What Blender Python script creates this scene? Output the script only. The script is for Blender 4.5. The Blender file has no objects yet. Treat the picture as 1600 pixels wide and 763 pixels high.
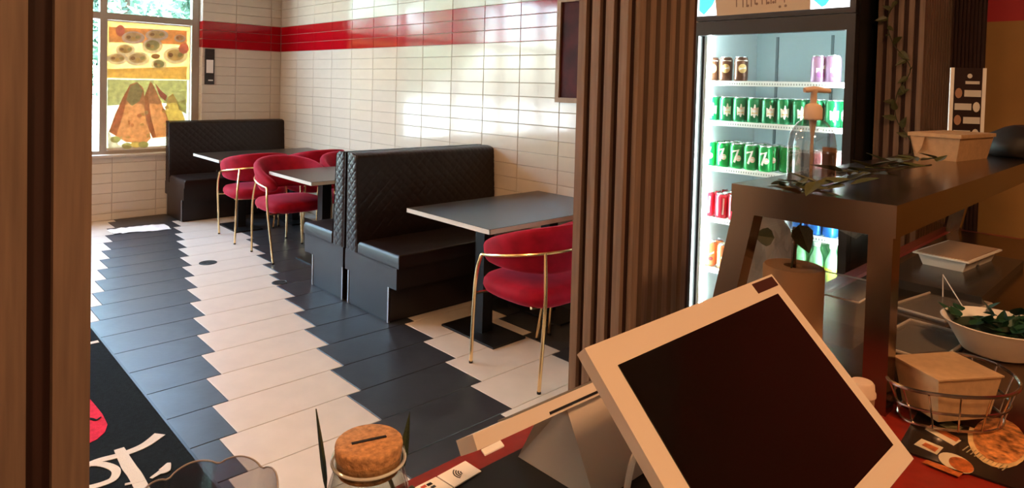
import bpy, bmesh, math, random
from mathutils import Vector, Matrix
random.seed(7)
R = math.radians
sc = bpy.context.scene
COL = sc.collection

# ------------------------------------------------------------------ camera
FPX, CYP = 1026.9743, 163.0
CAM = Vector((-3.4823, -7.7606, 1.5062))
YAW, PITCH, ROLL = 0.7613, 0.0286, 0.0265
fw = Vector((math.sin(YAW) * math.cos(PITCH), math.cos(YAW) * math.cos(PITCH), -math.sin(PITCH)))
r0 = Vector((math.cos(YAW), -math.sin(YAW), 0))
u0 = r0.cross(fw)
rt = r0 * math.cos(ROLL) + u0 * math.sin(ROLL)
up = -r0 * math.sin(ROLL) + u0 * math.cos(ROLL)
cd = bpy.data.cameras.new('camera')
cam = bpy.data.objects.new('camera', cd)
COL.objects.link(cam)
cd.sensor_width = 36.0
cd.lens = 36.0 * FPX / 1600.0
cd.shift_y = (CYP - 381.5) / 1600.0
cd.clip_start = 0.02
cam.matrix_world = Matrix(((rt.x, up.x, -fw.x, CAM.x), (rt.y, up.y, -fw.y, CAM.y), (rt.z, up.z, -fw.z, CAM.z), (0, 0, 0, 1)))
sc.camera = cam


def ray(px, py):
    return fw + rt * ((px - 800) / FPX) - up * ((py - CYP) / FPX)


def atz(px, py, z=0.0):
    d = ray(px, py); return CAM + d * ((z - CAM.z) / d.z)


def atx(px, py, x=0.0):
    d = ray(px, py); return CAM + d * ((x - CAM.x) / d.x)


def aty(px, py, y=0.0):
    d = ray(px, py); return CAM + d * ((y - CAM.y) / d.y)


# ------------------------------------------------------------------ world, sun, view
SKY_STRENGTH = 2.1
SUN_STRENGTH = 5.0
EXPOSURE = 3.4
w = bpy.data.worlds.new('world')
sc.world = w
w.use_nodes = True
wn = w.node_tree
sky = wn.nodes.new('ShaderNodeTexSky')
sky.sky_type = 'NISHITA'
sky.sun_disc = False
sky.sun_elevation = R(48)
sky.sun_rotation = R(200)
sky.air_density = 1.0
sky.dust_density = 3.0
bg = wn.nodes['Background']
bg.inputs['Strength'].default_value = SKY_STRENGTH
hz = wn.nodes.new('ShaderNodeMixRGB')          # hazy, almost white sky
hz.inputs['Fac'].default_value = .65
hz.inputs['Color2'].default_value = (.33, .355, .36, 1)
wn.links.new(sky.outputs['Color'], hz.inputs['Color1'])
wn.links.new(hz.outputs['Color'], bg.inputs['Color'])
sl = bpy.data.lights.new('sun_offscreen', 'SUN')
sl.energy = SUN_STRENGTH
sl.angle = R(1)
sl.color = (1, .95, .86)
so = bpy.data.objects.new('sun_offscreen', sl)
COL.objects.link(so)
so.rotation_euler = Vector((0.35, 0.9, -1.0)).to_track_quat('-Z', 'Y').to_euler()   # high sun, behind the building
so.location = (-3, -14, 12)
# portal so that daylight is sampled through the window band
pl = bpy.data.lights.new('window_back_offscreen', 'AREA')
pl.shape = 'RECTANGLE'; pl.size = 5.3; pl.size_y = 2.4
pl.cycles.is_portal = True
po = bpy.data.objects.new('window_back_offscreen', pl)
COL.objects.link(po)
po.location = (-3.56, 0.2, 1.83)
po.rotation_euler = (R(-90), 0, 0)
vs = sc.view_settings
vs.view_transform = 'Standard'; vs.look = 'None'; vs.gamma = 1.0; vs.use_curve_mapping = False
vs.exposure = EXPOSURE


# ------------------------------------------------------------------ materials
MATS = {}


def mat(name, col, rough=.5, metal=0.0, noise=0.0, nscale=20.0, bump=0.0, bscale=60.0, spec=.5, sheen=0.0, emit=None, estr=0.0, coat=0.0, stretch=None, trans=0.0, ior=1.45, nrough=0.0):
    if name in MATS:
        return MATS[name]
    m = bpy.data.materials.new(name); m.use_nodes = True
    nt = m.node_tree; b = nt.nodes['Principled BSDF']
    c = (col[0], col[1], col[2], 1)
    b.inputs['Base Color'].default_value = c
    b.inputs['Roughness'].default_value = rough
    b.inputs['Metallic'].default_value = metal
    b.inputs['Specular IOR Level'].default_value = spec
    b.inputs['Coat Weight'].default_value = coat
    b.inputs['Transmission Weight'].default_value = trans
    b.inputs['IOR'].default_value = ior
    if sheen:
        b.inputs['Sheen Weight'].default_value = sheen
        b.inputs['Sheen Roughness'].default_value = .35
        b.inputs['Sheen Tint'].default_value = (min(1, col[0] * 2 + .2), col[1] + .1, col[2] + .15, 1)
    if emit:
        b.inputs['Emission Color'].default_value = (*emit, 1)
        b.inputs['Emission Strength'].default_value = estr
    tc = None
    if noise or bump or nrough:
        tc = nt.nodes.new('ShaderNodeTexCoord')
        src = tc.outputs['Object']
        if stretch:
            mp = nt.nodes.new('ShaderNodeMapping'); mp.inputs['Scale'].default_value = stretch
            nt.links.new(src, mp.inputs['Vector']); src = mp.outputs['Vector']
    if noise:
        n = nt.nodes.new('ShaderNodeTexNoise'); n.inputs['Scale'].default_value = nscale; n.inputs['Detail'].default_value = 5
        nt.links.new(src, n.inputs['Vector'])
        rp = nt.nodes.new('ShaderNodeValToRGB')
        rp.color_ramp.elements[0].position = .3; rp.color_ramp.elements[1].position = .7
        rp.color_ramp.elements[0].color = (*[max(0, x * (1 - noise)) for x in col], 1)
        rp.color_ramp.elements[1].color = (*[min(1, x * (1 + noise)) for x in col], 1)
        nt.links.new(n.outputs['Fac'], rp.inputs['Fac'])
        nt.links.new(rp.outputs['Color'], b.inputs['Base Color'])
    if nrough:
        n3 = nt.nodes.new('ShaderNodeTexNoise'); n3.inputs['Scale'].default_value = 6; n3.inputs['Detail'].default_value = 4
        nt.links.new(src, n3.inputs['Vector'])
        mr = nt.nodes.new('ShaderNodeMapRange')
        mr.inputs['To Min'].default_value = max(0.02, rough - nrough); mr.inputs['To Max'].default_value = rough + nrough
        nt.links.new(n3.outputs['Fac'], mr.inputs['Value']); nt.links.new(mr.outputs['Result'], b.inputs['Roughness'])
    if bump:
        n2 = nt.nodes.new('ShaderNodeTexNoise'); n2.inputs['Scale'].default_value = bscale; n2.inputs['Detail'].default_value = 4
        nt.links.new(src, n2.inputs['Vector'])
        bp = nt.nodes.new('ShaderNodeBump'); bp.inputs['Strength'].default_value = bump; bp.inputs['Distance'].default_value = .01
        nt.links.new(n2.outputs['Fac'], bp.inputs['Height']); nt.links.new(bp.outputs['Normal'], b.inputs['Normal'])
    MATS[name] = m
    return m


def glassmat(name, tint=(1, 1, 1), refl=.08, rough=.0):
    """clear thin pane: transparent with a gloss on top"""
    if name in MATS:
        return MATS[name]
    m = bpy.data.materials.new(name); m.use_nodes = True
    nt = m.node_tree; nt.nodes.clear()
    o = nt.nodes.new('ShaderNodeOutputMaterial'); mx = nt.nodes.new('ShaderNodeMixShader')
    t = nt.nodes.new('ShaderNodeBsdfTransparent'); g = nt.nodes.new('ShaderNodeBsdfGlossy')
    t.inputs['Color'].default_value = (*tint, 1); g.inputs['Roughness'].default_value = rough
    lw = nt.nodes.new('ShaderNodeLayerWeight'); lw.inputs['Blend'].default_value = .5
    pw = nt.nodes.new('ShaderNodeMath'); pw.operation = 'POWER'; pw.inputs[1].default_value = 4.0
    ma = nt.nodes.new('ShaderNodeMath'); ma.operation = 'MULTIPLY_ADD'; ma.inputs[1].default_value = .55; ma.inputs[2].default_value = refl * .6
    nt.links.new(lw.outputs['Facing'], pw.inputs[0]); nt.links.new(pw.outputs[0], ma.inputs[0]); nt.links.new(ma.outputs[0], mx.inputs['Fac'])
    nt.links.new(t.outputs[0], mx.inputs[1]); nt.links.new(g.outputs[0], mx.inputs[2]); nt.links.new(mx.outputs[0], o.inputs['Surface'])
    MATS[name] = m
    return m


def milkymat(name, col, clear=.7, rough=.25):
    """clear moulded plastic with a little haze in it"""
    if name in MATS:
        return MATS[name]
    m = bpy.data.materials.new(name); m.use_nodes = True
    nt = m.node_tree; b = nt.nodes['Principled BSDF']
    b.inputs['Base Color'].default_value = (*col, 1); b.inputs['Roughness'].default_value = rough
    mx = nt.nodes.new('ShaderNodeMixShader'); t = nt.nodes.new('ShaderNodeBsdfTransparent'); mx.inputs['Fac'].default_value = 1 - clear
    nt.links.new(t.outputs[0], mx.inputs[1]); nt.links.new(b.outputs[0], mx.inputs[2])
    nt.links.new(mx.outputs[0], nt.nodes['Material Output'].inputs['Surface'])
    MATS[name] = m
    return m


def filmmat(name, col, trans=.5):
    """printed film on a window: diffuse print that lets some daylight through"""
    if name in MATS:
        return MATS[name]
    m = bpy.data.materials.new(name); m.use_nodes = True
    nt = m.node_tree; nt.nodes.clear()
    o = nt.nodes.new('ShaderNodeOutputMaterial'); mx = nt.nodes.new('ShaderNodeMixShader')
    d = nt.nodes.new('ShaderNodeBsdfDiffuse'); t = nt.nodes.new('ShaderNodeBsdfTranslucent')
    tc = nt.nodes.new('ShaderNodeTexCoord'); n = nt.nodes.new('ShaderNodeTexNoise'); n.inputs['Scale'].default_value = 22; n.inputs['Detail'].default_value = 6
    rp = nt.nodes.new('ShaderNodeValToRGB')
    rp.color_ramp.elements[0].position = .3; rp.color_ramp.elements[1].position = .72
    rp.color_ramp.elements[0].color = (*[x * .9 for x in col], 1); rp.color_ramp.elements[1].color = (*[min(1, x * 1.15 + .02) for x in col], 1)
    nt.links.new(tc.outputs['Object'], n.inputs['Vector']); nt.links.new(n.outputs['Fac'], rp.inputs['Fac'])
    nt.links.new(rp.outputs['Color'], d.inputs['Color']); nt.links.new(rp.outputs['Color'], t.inputs['Color'])
    mx.inputs['Fac'].default_value = trans
    nt.links.new(d.outputs[0], mx.inputs[1]); nt.links.new(t.outputs[0], mx.inputs[2]); nt.links.new(mx.outputs[0], o.inputs['Surface'])
    MATS[name] = m
    return m


M_TILE = mat('cream_glazed_tile', (.60, .53, .43), .09, noise=.03, nscale=9, spec=.6, bump=.02, bscale=14)
M_RED = mat('red_glazed_tile', (.36, .003, .008), .09, spec=.6, noise=.06, nscale=9, bump=.02, bscale=14)
M_GROUT = mat('grout', (.44, .37, .30), .9)
M_FWHITE = mat('white_floor_tile', (.64, .58, .50), .38, noise=.05, nscale=7, bump=.03, bscale=40, nrough=.08)
M_FBLACK = mat('black_floor_tile', (.026, .028, .031), .40, noise=.22, nscale=9, bump=.04, bscale=40, nrough=.08, spec=.8)
M_FGROUT = mat('floor_grout', (.10, .09, .085), .9)
M_PLASTER = mat('plaster', (.62, .52, .42), .9)
M_CEIL = mat('ceiling_paint', (.40, .33, .26), .9)
M_ALU = mat('window_aluminium', (.36, .30, .24), .45, metal=.3)
M_SILL = mat('window_sill_stone', (.55, .48, .40), .5)
M_GLASS = glassmat('window_glass', (.90, .97, .97), .08)
M_VINYL = mat('black_vinyl', (.012, .006, .0045), .38, bump=.10, bscale=300, spec=.55)
M_TRIM = mat('vinyl_trim', (.42, .42, .42), .35, metal=.6)
M_VELVET = mat('crimson_velvet', (.29, .002, .016), .75, sheen=.8, noise=.22, nscale=14, spec=.2)
M_GOLD = mat('brushed_gold', (.86, .60, .30), .24, metal=1.0)
M_TTOP = mat('dark_grey_laminate', (.024, .017, .012), .28, noise=.15, nscale=30, spec=.55)
M_TEDGE = mat('pale_table_edge', (.62, .60, .56), .35)
M_BLKMET = mat('black_metal', (.012, .011, .011), .4, metal=.4)
M_SLAT = mat('slat_wood', (.20, .135, .095), .55, noise=.22, nscale=8, stretch=(14, 14, .7))
M_GROOVE = mat('slat_groove', (.036, .013, .009), .7, noise=.2, nscale=8, stretch=(14, 14, .7))
M_COUNTER = mat('red_counter', (.22, .014, .006), .35, noise=.12, nscale=60, bump=.02)
M_STEEL = mat('stainless_steel', (.26, .18, .12), .20, metal=1.0)
M_PLASTIC = mat('cream_plastic', (.66, .55, .45), .42)
M_SCREEN = mat('black_screen', (.006, .004, .003), .10, spec=.5)
M_BLACK = mat('black_plastic', (.008, .007, .007), .35)
M_KRAFT = mat('kraft_card', (.42, .26, .13), .8, noise=.10, nscale=70, bump=.08, bscale=120)
M_WHITE = mat('white_plastic', (.78, .73, .66), .4)
M_PAPER = mat('white_paper', (.84, .82, .78), .8)
M_LEAF = mat('dark_leaf', (.028, .042, .012), .45, noise=.4, nscale=30)
M_LEAF2 = mat('olive_leaf', (.060, .065, .018), .45, noise=.4, nscale=30)
M_STEM = mat('vine_stem', (.035, .040, .014), .6)


# ------------------------------------------------------------------ mesh helpers
def setp(o, label=None, cat=None, group=None, kind=None):
    if label: o['label'] = label
    if cat: o['category'] = cat
    if group: o['group'] = group
    if kind: o['kind'] = kind
    return o


def thing(name, label, cat, loc=(0, 0, 0), rz=0.0, group=None):
    o = bpy.data.objects.new(name, None)
    o.empty_display_size = .05
    COL.objects.link(o); o.location = loc; o.rotation_euler = (0, 0, rz)
    return setp(o, label, cat, group)


def obj(name, bm, ms, parent=None, smooth=False, bevel=0.0, seg=2, loc=None, angle=40):
    if bevel:
        es = [e for e in bm.edges if len(e.link_faces) == 2 and e.calc_face_angle(0) > R(30)]
        bmesh.ops.bevel(bm, geom=es, offset=bevel, segments=seg, affect='EDGES', profile=.5, clamp_overlap=True)
    bmesh.ops.recalc_face_normals(bm, faces=bm.faces[:])
    me = bpy.data.meshes.new(name)
    bm.to_mesh(me); bm.free()
    for m in (ms if isinstance(ms, (list, tuple)) else [ms]):
        me.materials.append(m)
    if smooth:
        me.polygons.foreach_set('use_smooth', [True] * len(me.polygons))
        try:
            me.set_sharp_from_angle(angle=R(angle))
        except Exception:
            pass
    o = bpy.data.objects.new(name, me)
    COL.objects.link(o)
    if parent: o.parent = parent
    if loc is not None: o.location = loc
    return o


def mobj(name, me, parent=None, loc=None, rot=None, scale=None):
    o = bpy.data.objects.new(name, me); COL.objects.link(o)
    if parent: o.parent = parent
    if loc is not None: o.location = loc
    if rot is not None: o.rotation_euler = rot
    if scale is not None: o.scale = scale
    return o


def copy_tree(o, parent=None):
    c = o.copy(); COL.objects.link(c); c.parent = parent
    for ch in o.children:
        copy_tree(ch, c)
    return c


def B():
    return bmesh.new()


def box(bm, x0, x1, y0, y1, z0, z1, mi=0):
    v = [bm.verts.new(p) for p in ((x0, y0, z0), (x1, y0, z0), (x1, y1, z0), (x0, y1, z0), (x0, y0, z1), (x1, y0, z1), (x1, y1, z1), (x0, y1, z1))]
    for f in ((3, 2, 1, 0), (4, 5, 6, 7), (0, 1, 5, 4), (1, 2, 6, 5), (2, 3, 7, 6), (3, 0, 4, 7)):
        bm.faces.new([v[i] for i in f]).material_index = mi
    return bm


def obox(bm, c, dx, dy, dz, ax=(1, 0, 0), ay=(0, 1, 0), az=(0, 0, 1), mi=0):
    c, ax, ay, az = Vector(c), Vector(ax), Vector(ay), Vector(az)
    v = [bm.verts.new(c + ax * (sx * dx / 2) + ay * (sy * dy / 2) + az * (sz * dz / 2)) for sx, sy, sz in ((-1, -1, -1), (1, -1, -1), (1, 1, -1), (-1, 1, -1), (-1, -1, 1), (1, -1, 1), (1, 1, 1), (-1, 1, 1))]
    for f in ((3, 2, 1, 0), (4, 5, 6, 7), (0, 1, 5, 4), (1, 2, 6, 5), (2, 3, 7, 6), (3, 0, 4, 7)):
        bm.faces.new([v[i] for i in f]).material_index = mi
    return bm


def prism(bm, pts, off, mi=0):
    """polygon pts (3d) extruded by vector off"""
    off = Vector(off)
    a = [bm.verts.new(Vector(p)) for p in pts]; b = [bm.verts.new(Vector(p) + off) for p in pts]
    n = len(pts)
    bm.faces.new(a).material_index = mi; bm.faces.new(b[::-1]).material_index = mi
    for i in range(n):
        bm.faces.new((a[i], b[i], b[(i + 1) % n], a[(i + 1) % n])).material_index = mi
    return bm


def loft(bm, loops, close=True, caps=True, mi=0):
    vs_ = [[bm.verts.new(p) for p in lp] for lp in loops]
    n = len(vs_[0])
    for a, b in zip(vs_[:-1], vs_[1:]):
        for i in range(n if close else n - 1):
            j = (i + 1) % n
            try:
                bm.faces.new((a[i], a[j], b[j], b[i])).material_index = mi
            except ValueError:
                pass
    if caps:
        for lp in (vs_[0], vs_[-1][::-1]):
            try:
                bm.faces.new(lp).material_index = mi
            except ValueError:
                pass
    return vs_


def lathe(bm, prof, seg=24, c=(0, 0, 0), mi=0, caps=True):
    c = Vector(c)
    loft(bm, [[c + Vector((r * math.cos(2 * math.pi * i / seg), r * math.sin(2 * math.pi * i / seg), z)) for i in range(seg)] for r, z in prof], True, caps, mi)
    return bm


def tube(bm, pts, rad, seg=8, mi=0, caps=True):
    pts = [Vector(p) for p in pts]
    n = len(pts); rads = rad if isinstance(rad, (list, tuple)) else [rad] * n
    loops = []; pu = None
    for i, p in enumerate(pts):
        t = (pts[min(i + 1, n - 1)] - pts[max(i - 1, 0)]).normalized()
        if pu is None:
            a = Vector((0, 0, 1)) if abs(t.z) < .9 else Vector((1, 0, 0))
            pu = (a - t * a.dot(t)).normalized()
        else:
            pu = (pu - t * pu.dot(t)).normalized()
        pv = t.cross(pu)
        loops.append([p + (pu * math.cos(2 * math.pi * k / seg) + pv * math.sin(2 * math.pi * k / seg)) * rads[i] for k in range(seg)])
    loft(bm, loops, True, caps, mi)
    return bm


def smoothpts(pts, n=8):
    """catmull-rom"""
    P = [Vector(p) for p in pts]; out = []
    for i in range(len(P) - 1):
        p0, p1, p2, p3 = P[max(i - 1, 0)], P[i], P[i + 1], P[min(i + 2, len(P) - 1)]
        for k in range(n):
            t = k / n
            out.append(.5 * ((2 * p1) + (p2 - p0) * t + (2 * p0 - 5 * p1 + 4 * p2 - p3) * t * t + (3 * p1 - p0 - 3 * p2 + p3) * t ** 3))
    out.append(P[-1])
    return out


def flat(bm, pts, mi=0):
    bm.faces.new([bm.verts.new(Vector(p)) for p in pts]).material_index = mi
    return bm


def ribbon(bm, pts, widths, nrm, thick=.002, mi=0):
    """flat painted stroke with thickness"""
    pts = [Vector(p) for p in pts]; nrm = Vector(nrm); n = len(pts); L = []
    for i, p in enumerate(pts):
        t = (pts[min(i + 1, n - 1)] - pts[max(i - 1, 0)]).normalized(); s = t.cross(nrm).normalized() * widths[i] / 2
        L.append([p - s, p + s, p + s + nrm * thick, p - s + nrm * thick])
    loft(bm, L, True, True, mi)
    return bm


def tilemesh(name, wx, wy, t, ch, m):
    """tile lying in xy, top at z=0 with a chamfered edge"""
    bm = B()
    loft(bm, [[(-wx / 2, -wy / 2, -t), (wx / 2, -wy / 2, -t), (wx / 2, wy / 2, -t), (-wx / 2, wy / 2, -t)],
              [(-wx / 2, -wy / 2, -ch), (wx / 2, -wy / 2, -ch), (wx / 2, wy / 2, -ch), (-wx / 2, wy / 2, -ch)],
              [(-wx / 2 + ch, -wy / 2 + ch, 0), (wx / 2 - ch, -wy / 2 + ch, 0), (wx / 2 - ch, wy / 2 - ch, 0), (-wx / 2 + ch, wy / 2 - ch, 0)]])
    bmesh.ops.recalc_face_normals(bm, faces=bm.faces[:])
    me = bpy.data.meshes.new(name); bm.to_mesh(me); bm.free(); me.materials.append(m)
    return me


TM = {}


def gettile(kind, wx, wy, m, t=.008, ch=.0022):
    k = (kind, round(wx, 3), round(wy, 3), m.name)
    if k not in TM:
        TM[k] = tilemesh(kind, wx, wy, t, ch, m)
    return TM[k]


# ------------------------------------------------------------------ floor
S_ = 1.04
FD, FS, FL = .2931 * S_, .0737 * S_, .5705 * S_
LX, LY = -1.4242 * S_, -.9867 * S_
bm = B(); box(bm, -6.6, 0.15, -11.0, .14, -.12, -.0035)
floor = setp(obj('floor', bm, M_FGROUT), kind='structure')
G = .004
for k in range(-4, 20):
    y1 = LY - FD * k; y0 = y1 - FD
    yt, yb = min(y1, 0.0), y0
    if yt - yb < .03:
        continue
    n = -4
    while True:
        xa = LX - FS * k + FL * n; xb = xa + FL
        n += 1
        if xa >= -0.01:
            break
        xa2, xb2 = max(xa, -3.9), min(xb, 0)
        if xb2 - xa2 < .03:
            continue
        # leave out what lies far outside the view of the opening
        m = M_FWHITE if (n - 1) % 2 == 0 else M_FBLACK
        me = gettile('floor_tile', xb2 - xa2 - G, yt - yb - G, m, .01, .0015)
        mobj('floor_tile', me, floor, ((xa2 + xb2) / 2, (yt + yb) / 2, 0), (0, 0, 0))

# ------------------------------------------------------------------ walls
TW, TH, HR = .4 * S_, .1 * S_, .0961 * S_
ZB = 1.7696 * S_
C0, A0 = .4188 * S_, .1183 * S_
ZT = ZB + 3 * HR
rows = []           # (z0, z1, red)
z = ZB
while z > 0.02:
    rows.append((max(z - TH, 0), z, False)); z -= TH
for j in range(3):
    rows.append((ZB + HR * j, ZB + HR * (j + 1), True))
for j in range(4):
    rows.append((ZT + TH * j, ZT + TH * (j + 1), False))
ZTOP = ZT + TH * 4
GR = .0035
bm = B(); box(bm, .0075, .25, -11.0, .25, -.1, 3.15)
wall_right = setp(obj('wall_right', bm, M_PLASTER), kind='structure')
bm = B(); box(bm, .0065, .02, -5.06, .0, 0, ZTOP)
obj('grout_bed', bm, M_GROUT, wall_right)
cols = [0.0] + [-(C0 + TW * k) for k in range(12)]
for (z0, z1, red) in rows:
    for a, b in zip(cols[:-1], cols[1:]):
        me = gettile('wall_tile', a - b - GR, z1 - z0 - GR, M_RED if red else M_TILE)
        o = mobj('wall_tile', me, wall_right, (0, (a + b) / 2, (z0 + z1) / 2))
        # local x -> world y, local y -> world z, local z -> world -x
        o.rotation_euler = Matrix(((0, 0, -1), (-1, 0, 0), (0, 1, 0))).to_euler()
# kitchen end of the wall: ribbed brown panel, tan panel, red band above
M_TAN = mat('tan_wall_paint', (.30, .155, .035), .6, noise=.08, nscale=5)
M_REDP = mat('red_wall_paint', (.36, .003, .008), .5)
bm = B(); box(bm, -.004, .012, -10.9, -7.10, 0.0, 1.838); obj('painted_panel', bm, M_TAN, wall_right)
bm = B(); box(bm, -.004, .012, -10.9, -7.10, 1.838, 3.05); obj('painted_band', bm, M_REDP, wall_right)
bm = B(); box(bm, -.003, .012, -7.10, -6.90, 0, 3.05)
ribp = obj('ribbed_panel', bm, M_GROOVE, wall_right)
M_RIB = mat('rib_brown', (.045, .016, .010), .6, noise=.2, nscale=8, stretch=(14, 14, .7))
for i in range(9):
    bm = B(); y = -7.095 + i * .0145
    box(bm, -.011, -.002, y, y + .009, 0, 3.05); obj('rib', bm, M_RIB, ribp)

# wall with the windows
XJ = -.912
bm = B(); box(bm, XJ, .25, .0075, .25, -.1, 3.15)
wall_back = setp(obj('wall_back', bm, M_PLASTER), kind='structure')
bm = B(); box(bm, -6.6, XJ, .0075, .25, -.1, .655); obj('lower_wall', bm, M_PLASTER, wall_back)
bm = B(); box(bm, -6.6, XJ, .0075, .25, 2.95, 3.15); obj('window_head', bm, M_PLASTER, wall_back)
bm = B(); box(bm, -6.75, -6.2, .0075, .25, .655, 2.95); obj('side_pier', bm, M_PLASTER, wall_back)
bm = B(); box(bm, XJ - .0005, 0, .0065, .02, 0, ZTOP); box(bm, -3.1, XJ, .0065, .02, 0, .655)
obj('grout_bed', bm, M_GROUT, wall_back)
ROTA = Matrix(((1, 0, 0), (0, 0, -1), (0, 1, 0))).to_euler()
acols = [0.0, -A0] + [-(A0 + TW * k) for k in range(1, 8)]
for (z0, z1, red) in rows:
    for a, b in zip(acols[:-1], acols[1:]):
        zz1 = z1
        if b < XJ:
            if a > XJ + .02 and z1 > .655:
                b = XJ
            else:
                if z0 > .63: continue
                zz1 = min(z1, .655)
                if a > XJ + .02 and z1 > .655: b = XJ
        me = gettile('wall_tile', a - b - GR, zz1 - z0 - GR, M_RED if red else M_TILE)
        mobj('wall_tile', me, wall_back, ((a + b) / 2, 0, (z0 + zz1) / 2), ROTA)
# tiled reveal of the window (faces the room's far side)
for (z0, z1, red) in rows:
    if z1 < .70: continue
    me = gettile('wall_tile', .098, z1 - max(z0, .66) - GR, M_RED if red else M_TILE)
    mobj('wall_tile', me, wall_back, (XJ - .001, .052, (max(z0, .66) + z1) / 2), Matrix(((0, 0, -1), (-1, 0, 0), (0, 1, 0))).to_euler())
bm = B(); box(bm, -6.2, XJ - .002, -.035, .12, .655, .678)
setp(obj('trim_1', bm, M_SILL, bevel=.004), kind='structure')

# windows
YW = .12
mull = [-.99, -1.854, -2.80, -3.74, -4.68, -5.62, -6.2]
for i in range(6):
    xa, xb = mull[i + 1], mull[i]
    bm = B()
    hw = .032
    x_hi = XJ if i == 0 else xb + 0
    box(bm, xb - (.0 if i == 0 else hw), (XJ - .004) if i == 0 else xb, YW - .03, YW + .05, .678, 2.95)
    box(bm, xa, xa + hw, YW - .03, YW + .05, .678, 2.95)
    fr = setp(obj('window_%d' % (i + 1), bm, M_ALU, bevel=.003, seg=1), kind='structure')
    l, r_ = xa + hw, xb - (0 if i == 0 else hw)
    for nm, za, zb in (('bottom_rail', .678, .712), ('transom', 2.082, 2.152), ('top_rail', 2.90, 2.95)):
        bm = B(); box(bm, l, r_, YW - .028, YW + .048, za, zb); obj(nm, bm, M_ALU, fr, bevel=.003, seg=1)
    for za, zb in ((.712, 2.082), (2.152, 2.90)):
        bm = B(); box(bm, l, r_, YW + .008, YW + .014, za, zb); obj('pane', bm, M_GLASS, fr)

# other walls, ceiling
bm = B(); box(bm, -6.75, -6.6, -11, .25, -.1, 3.15); setp(obj('wall_left', bm, M_PLASTER), kind='structure')
bm = B(); box(bm, -6.75, .25, -11.15, -11, -.1, 3.15); setp(obj('wall_front', bm, mat('kitchen_wall', (.20, .12, .07), .8)), kind='structure')
bm = B(); box(bm, -6.75, .25, -11.15, .25, 3.05, 3.2); setp(obj('ceiling', bm, M_CEIL), kind='structure')

# ------------------------------------------------------------------ outside
M_ASPH = mat('pale_paving', (.42, .42, .40), .9, noise=.1, nscale=2)
bm = B(); box(bm, -40, 30, .26, 60, -.3, -.12); box(bm, -40, -6.76, -30, .26, -.3, -.12)
setp(obj('ground', bm, M_ASPH), kind='structure')
M_BARK = mat('bark', (.10, .07, .05), .9, noise=.3, nscale=12)
M_CROWN = mat('tree_leaf', (.08, .17, .11), .6, noise=.4, nscale=.9)


def tree(x, y, h, rad, seed, label):
    rnd = random.Random(seed)
    t = thing('street_tree', label, 'tree', (x, y, -.12), 0, 'trees outside the windows')
    bm = B()
    tube(bm, [(0, 0, 0), (.05, 0, h * .3), (0, .05, h * .6), (.1, 0, h * .85)], [.16, .13, .09, .03], 8)
    for k in range(5):
        a = k * 1.3 + rnd.random(); z0 = h * (.35 + .08 * k)
        tube(bm, [(0, 0, z0), (rad * .4 * math.cos(a), rad * .4 * math.sin(a), z0 + h * .12), (rad * .7 * math.cos(a), rad * .7 * math.sin(a), z0 + h * .2)], [.06, .04, .015], 6)
    obj('trunk', bm, M_BARK, t)
    bm = B()
    cl = []
    for k in range(26):
        a = rnd.random() * 6.283; rr = rad * math.sqrt(rnd.random()) * .85; zz = h * (.27 + .68 * rnd.random())
        cl.append((Vector((rr * math.cos(a), rr * math.sin(a), zz)), rad * (.28 + .2 * rnd.random())))
    for k in range(5200):
        c, cr = cl[rnd.randrange(len(cl))]
        d = Vector((rnd.gauss(0, 1), rnd.gauss(0, 1), rnd.gauss(0, 1))).normalized() * cr * rnd.random() ** .4
        p = c + d; s = .10 + .08 * rnd.random()
        ax = Vector((rnd.gauss(0, 1), rnd.gauss(0, 1), rnd.gauss(0, .6))).normalized(); ay = ax.orthogonal().normalized()
        flat(bm, [p - ax * s, p - ay * s * .5, p + ax * s, p + ay * s * .5])
    obj('crown', bm, M_CROWN, t)
    return t


tree(.3, 8.5, 5.8, 2.3, 1, 'leafy street tree behind the food poster window')
tree(4.4, 13.5, 6.6, 2.6, 2, 'tall leafy street tree farther beyond the corner pane')
tree(-4.6, 9.0, 6.0, 2.2, 3, 'leafy street tree standing before the narrow clear pane')
tree(-10, 10.5, 6.2, 2.5, 4, 'broad street tree at the far end of the paving')

# ------------------------------------------------------------------ slatted pillars


def pillar(name, label, x0, x1, y0, y1, west=True, south=True, pitch=.0385, sw=.021, mslat=M_SLAT, first=0.0):
    t = thing(name, label, 'pillar', ((x0 + x1) / 2, (y0 + y1) / 2, 0))
    ox, oy = -(x0 + x1) / 2, -(y0 + y1) / 2
    d = .012
    bm = B(); box(bm, x0 + d + ox, x1 + ox, y0 + d + oy, y1 + oy, 0, 3.05)
    obj('core', bm, M_GROOVE, t)
    if west:
        y = y1 - first
        while y - sw > y0 - .001:
            bm = B(); box(bm, x0 + ox, x0 + d + .002 + ox, y - sw + oy, y + oy, 0, 3.05); obj('slat', bm, mslat, t, bevel=.002, seg=1)
            y -= pitch
    if south:
        x = x0 + .012
        while x + sw < x1 + .001:
            bm = B(); box(bm, x + ox, x + sw + ox, y0 + oy, y0 + d + .002 + oy, 0, 3.05); obj('slat', bm, mslat, t, bevel=.002, seg=1)
            x += pitch
    return t


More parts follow.
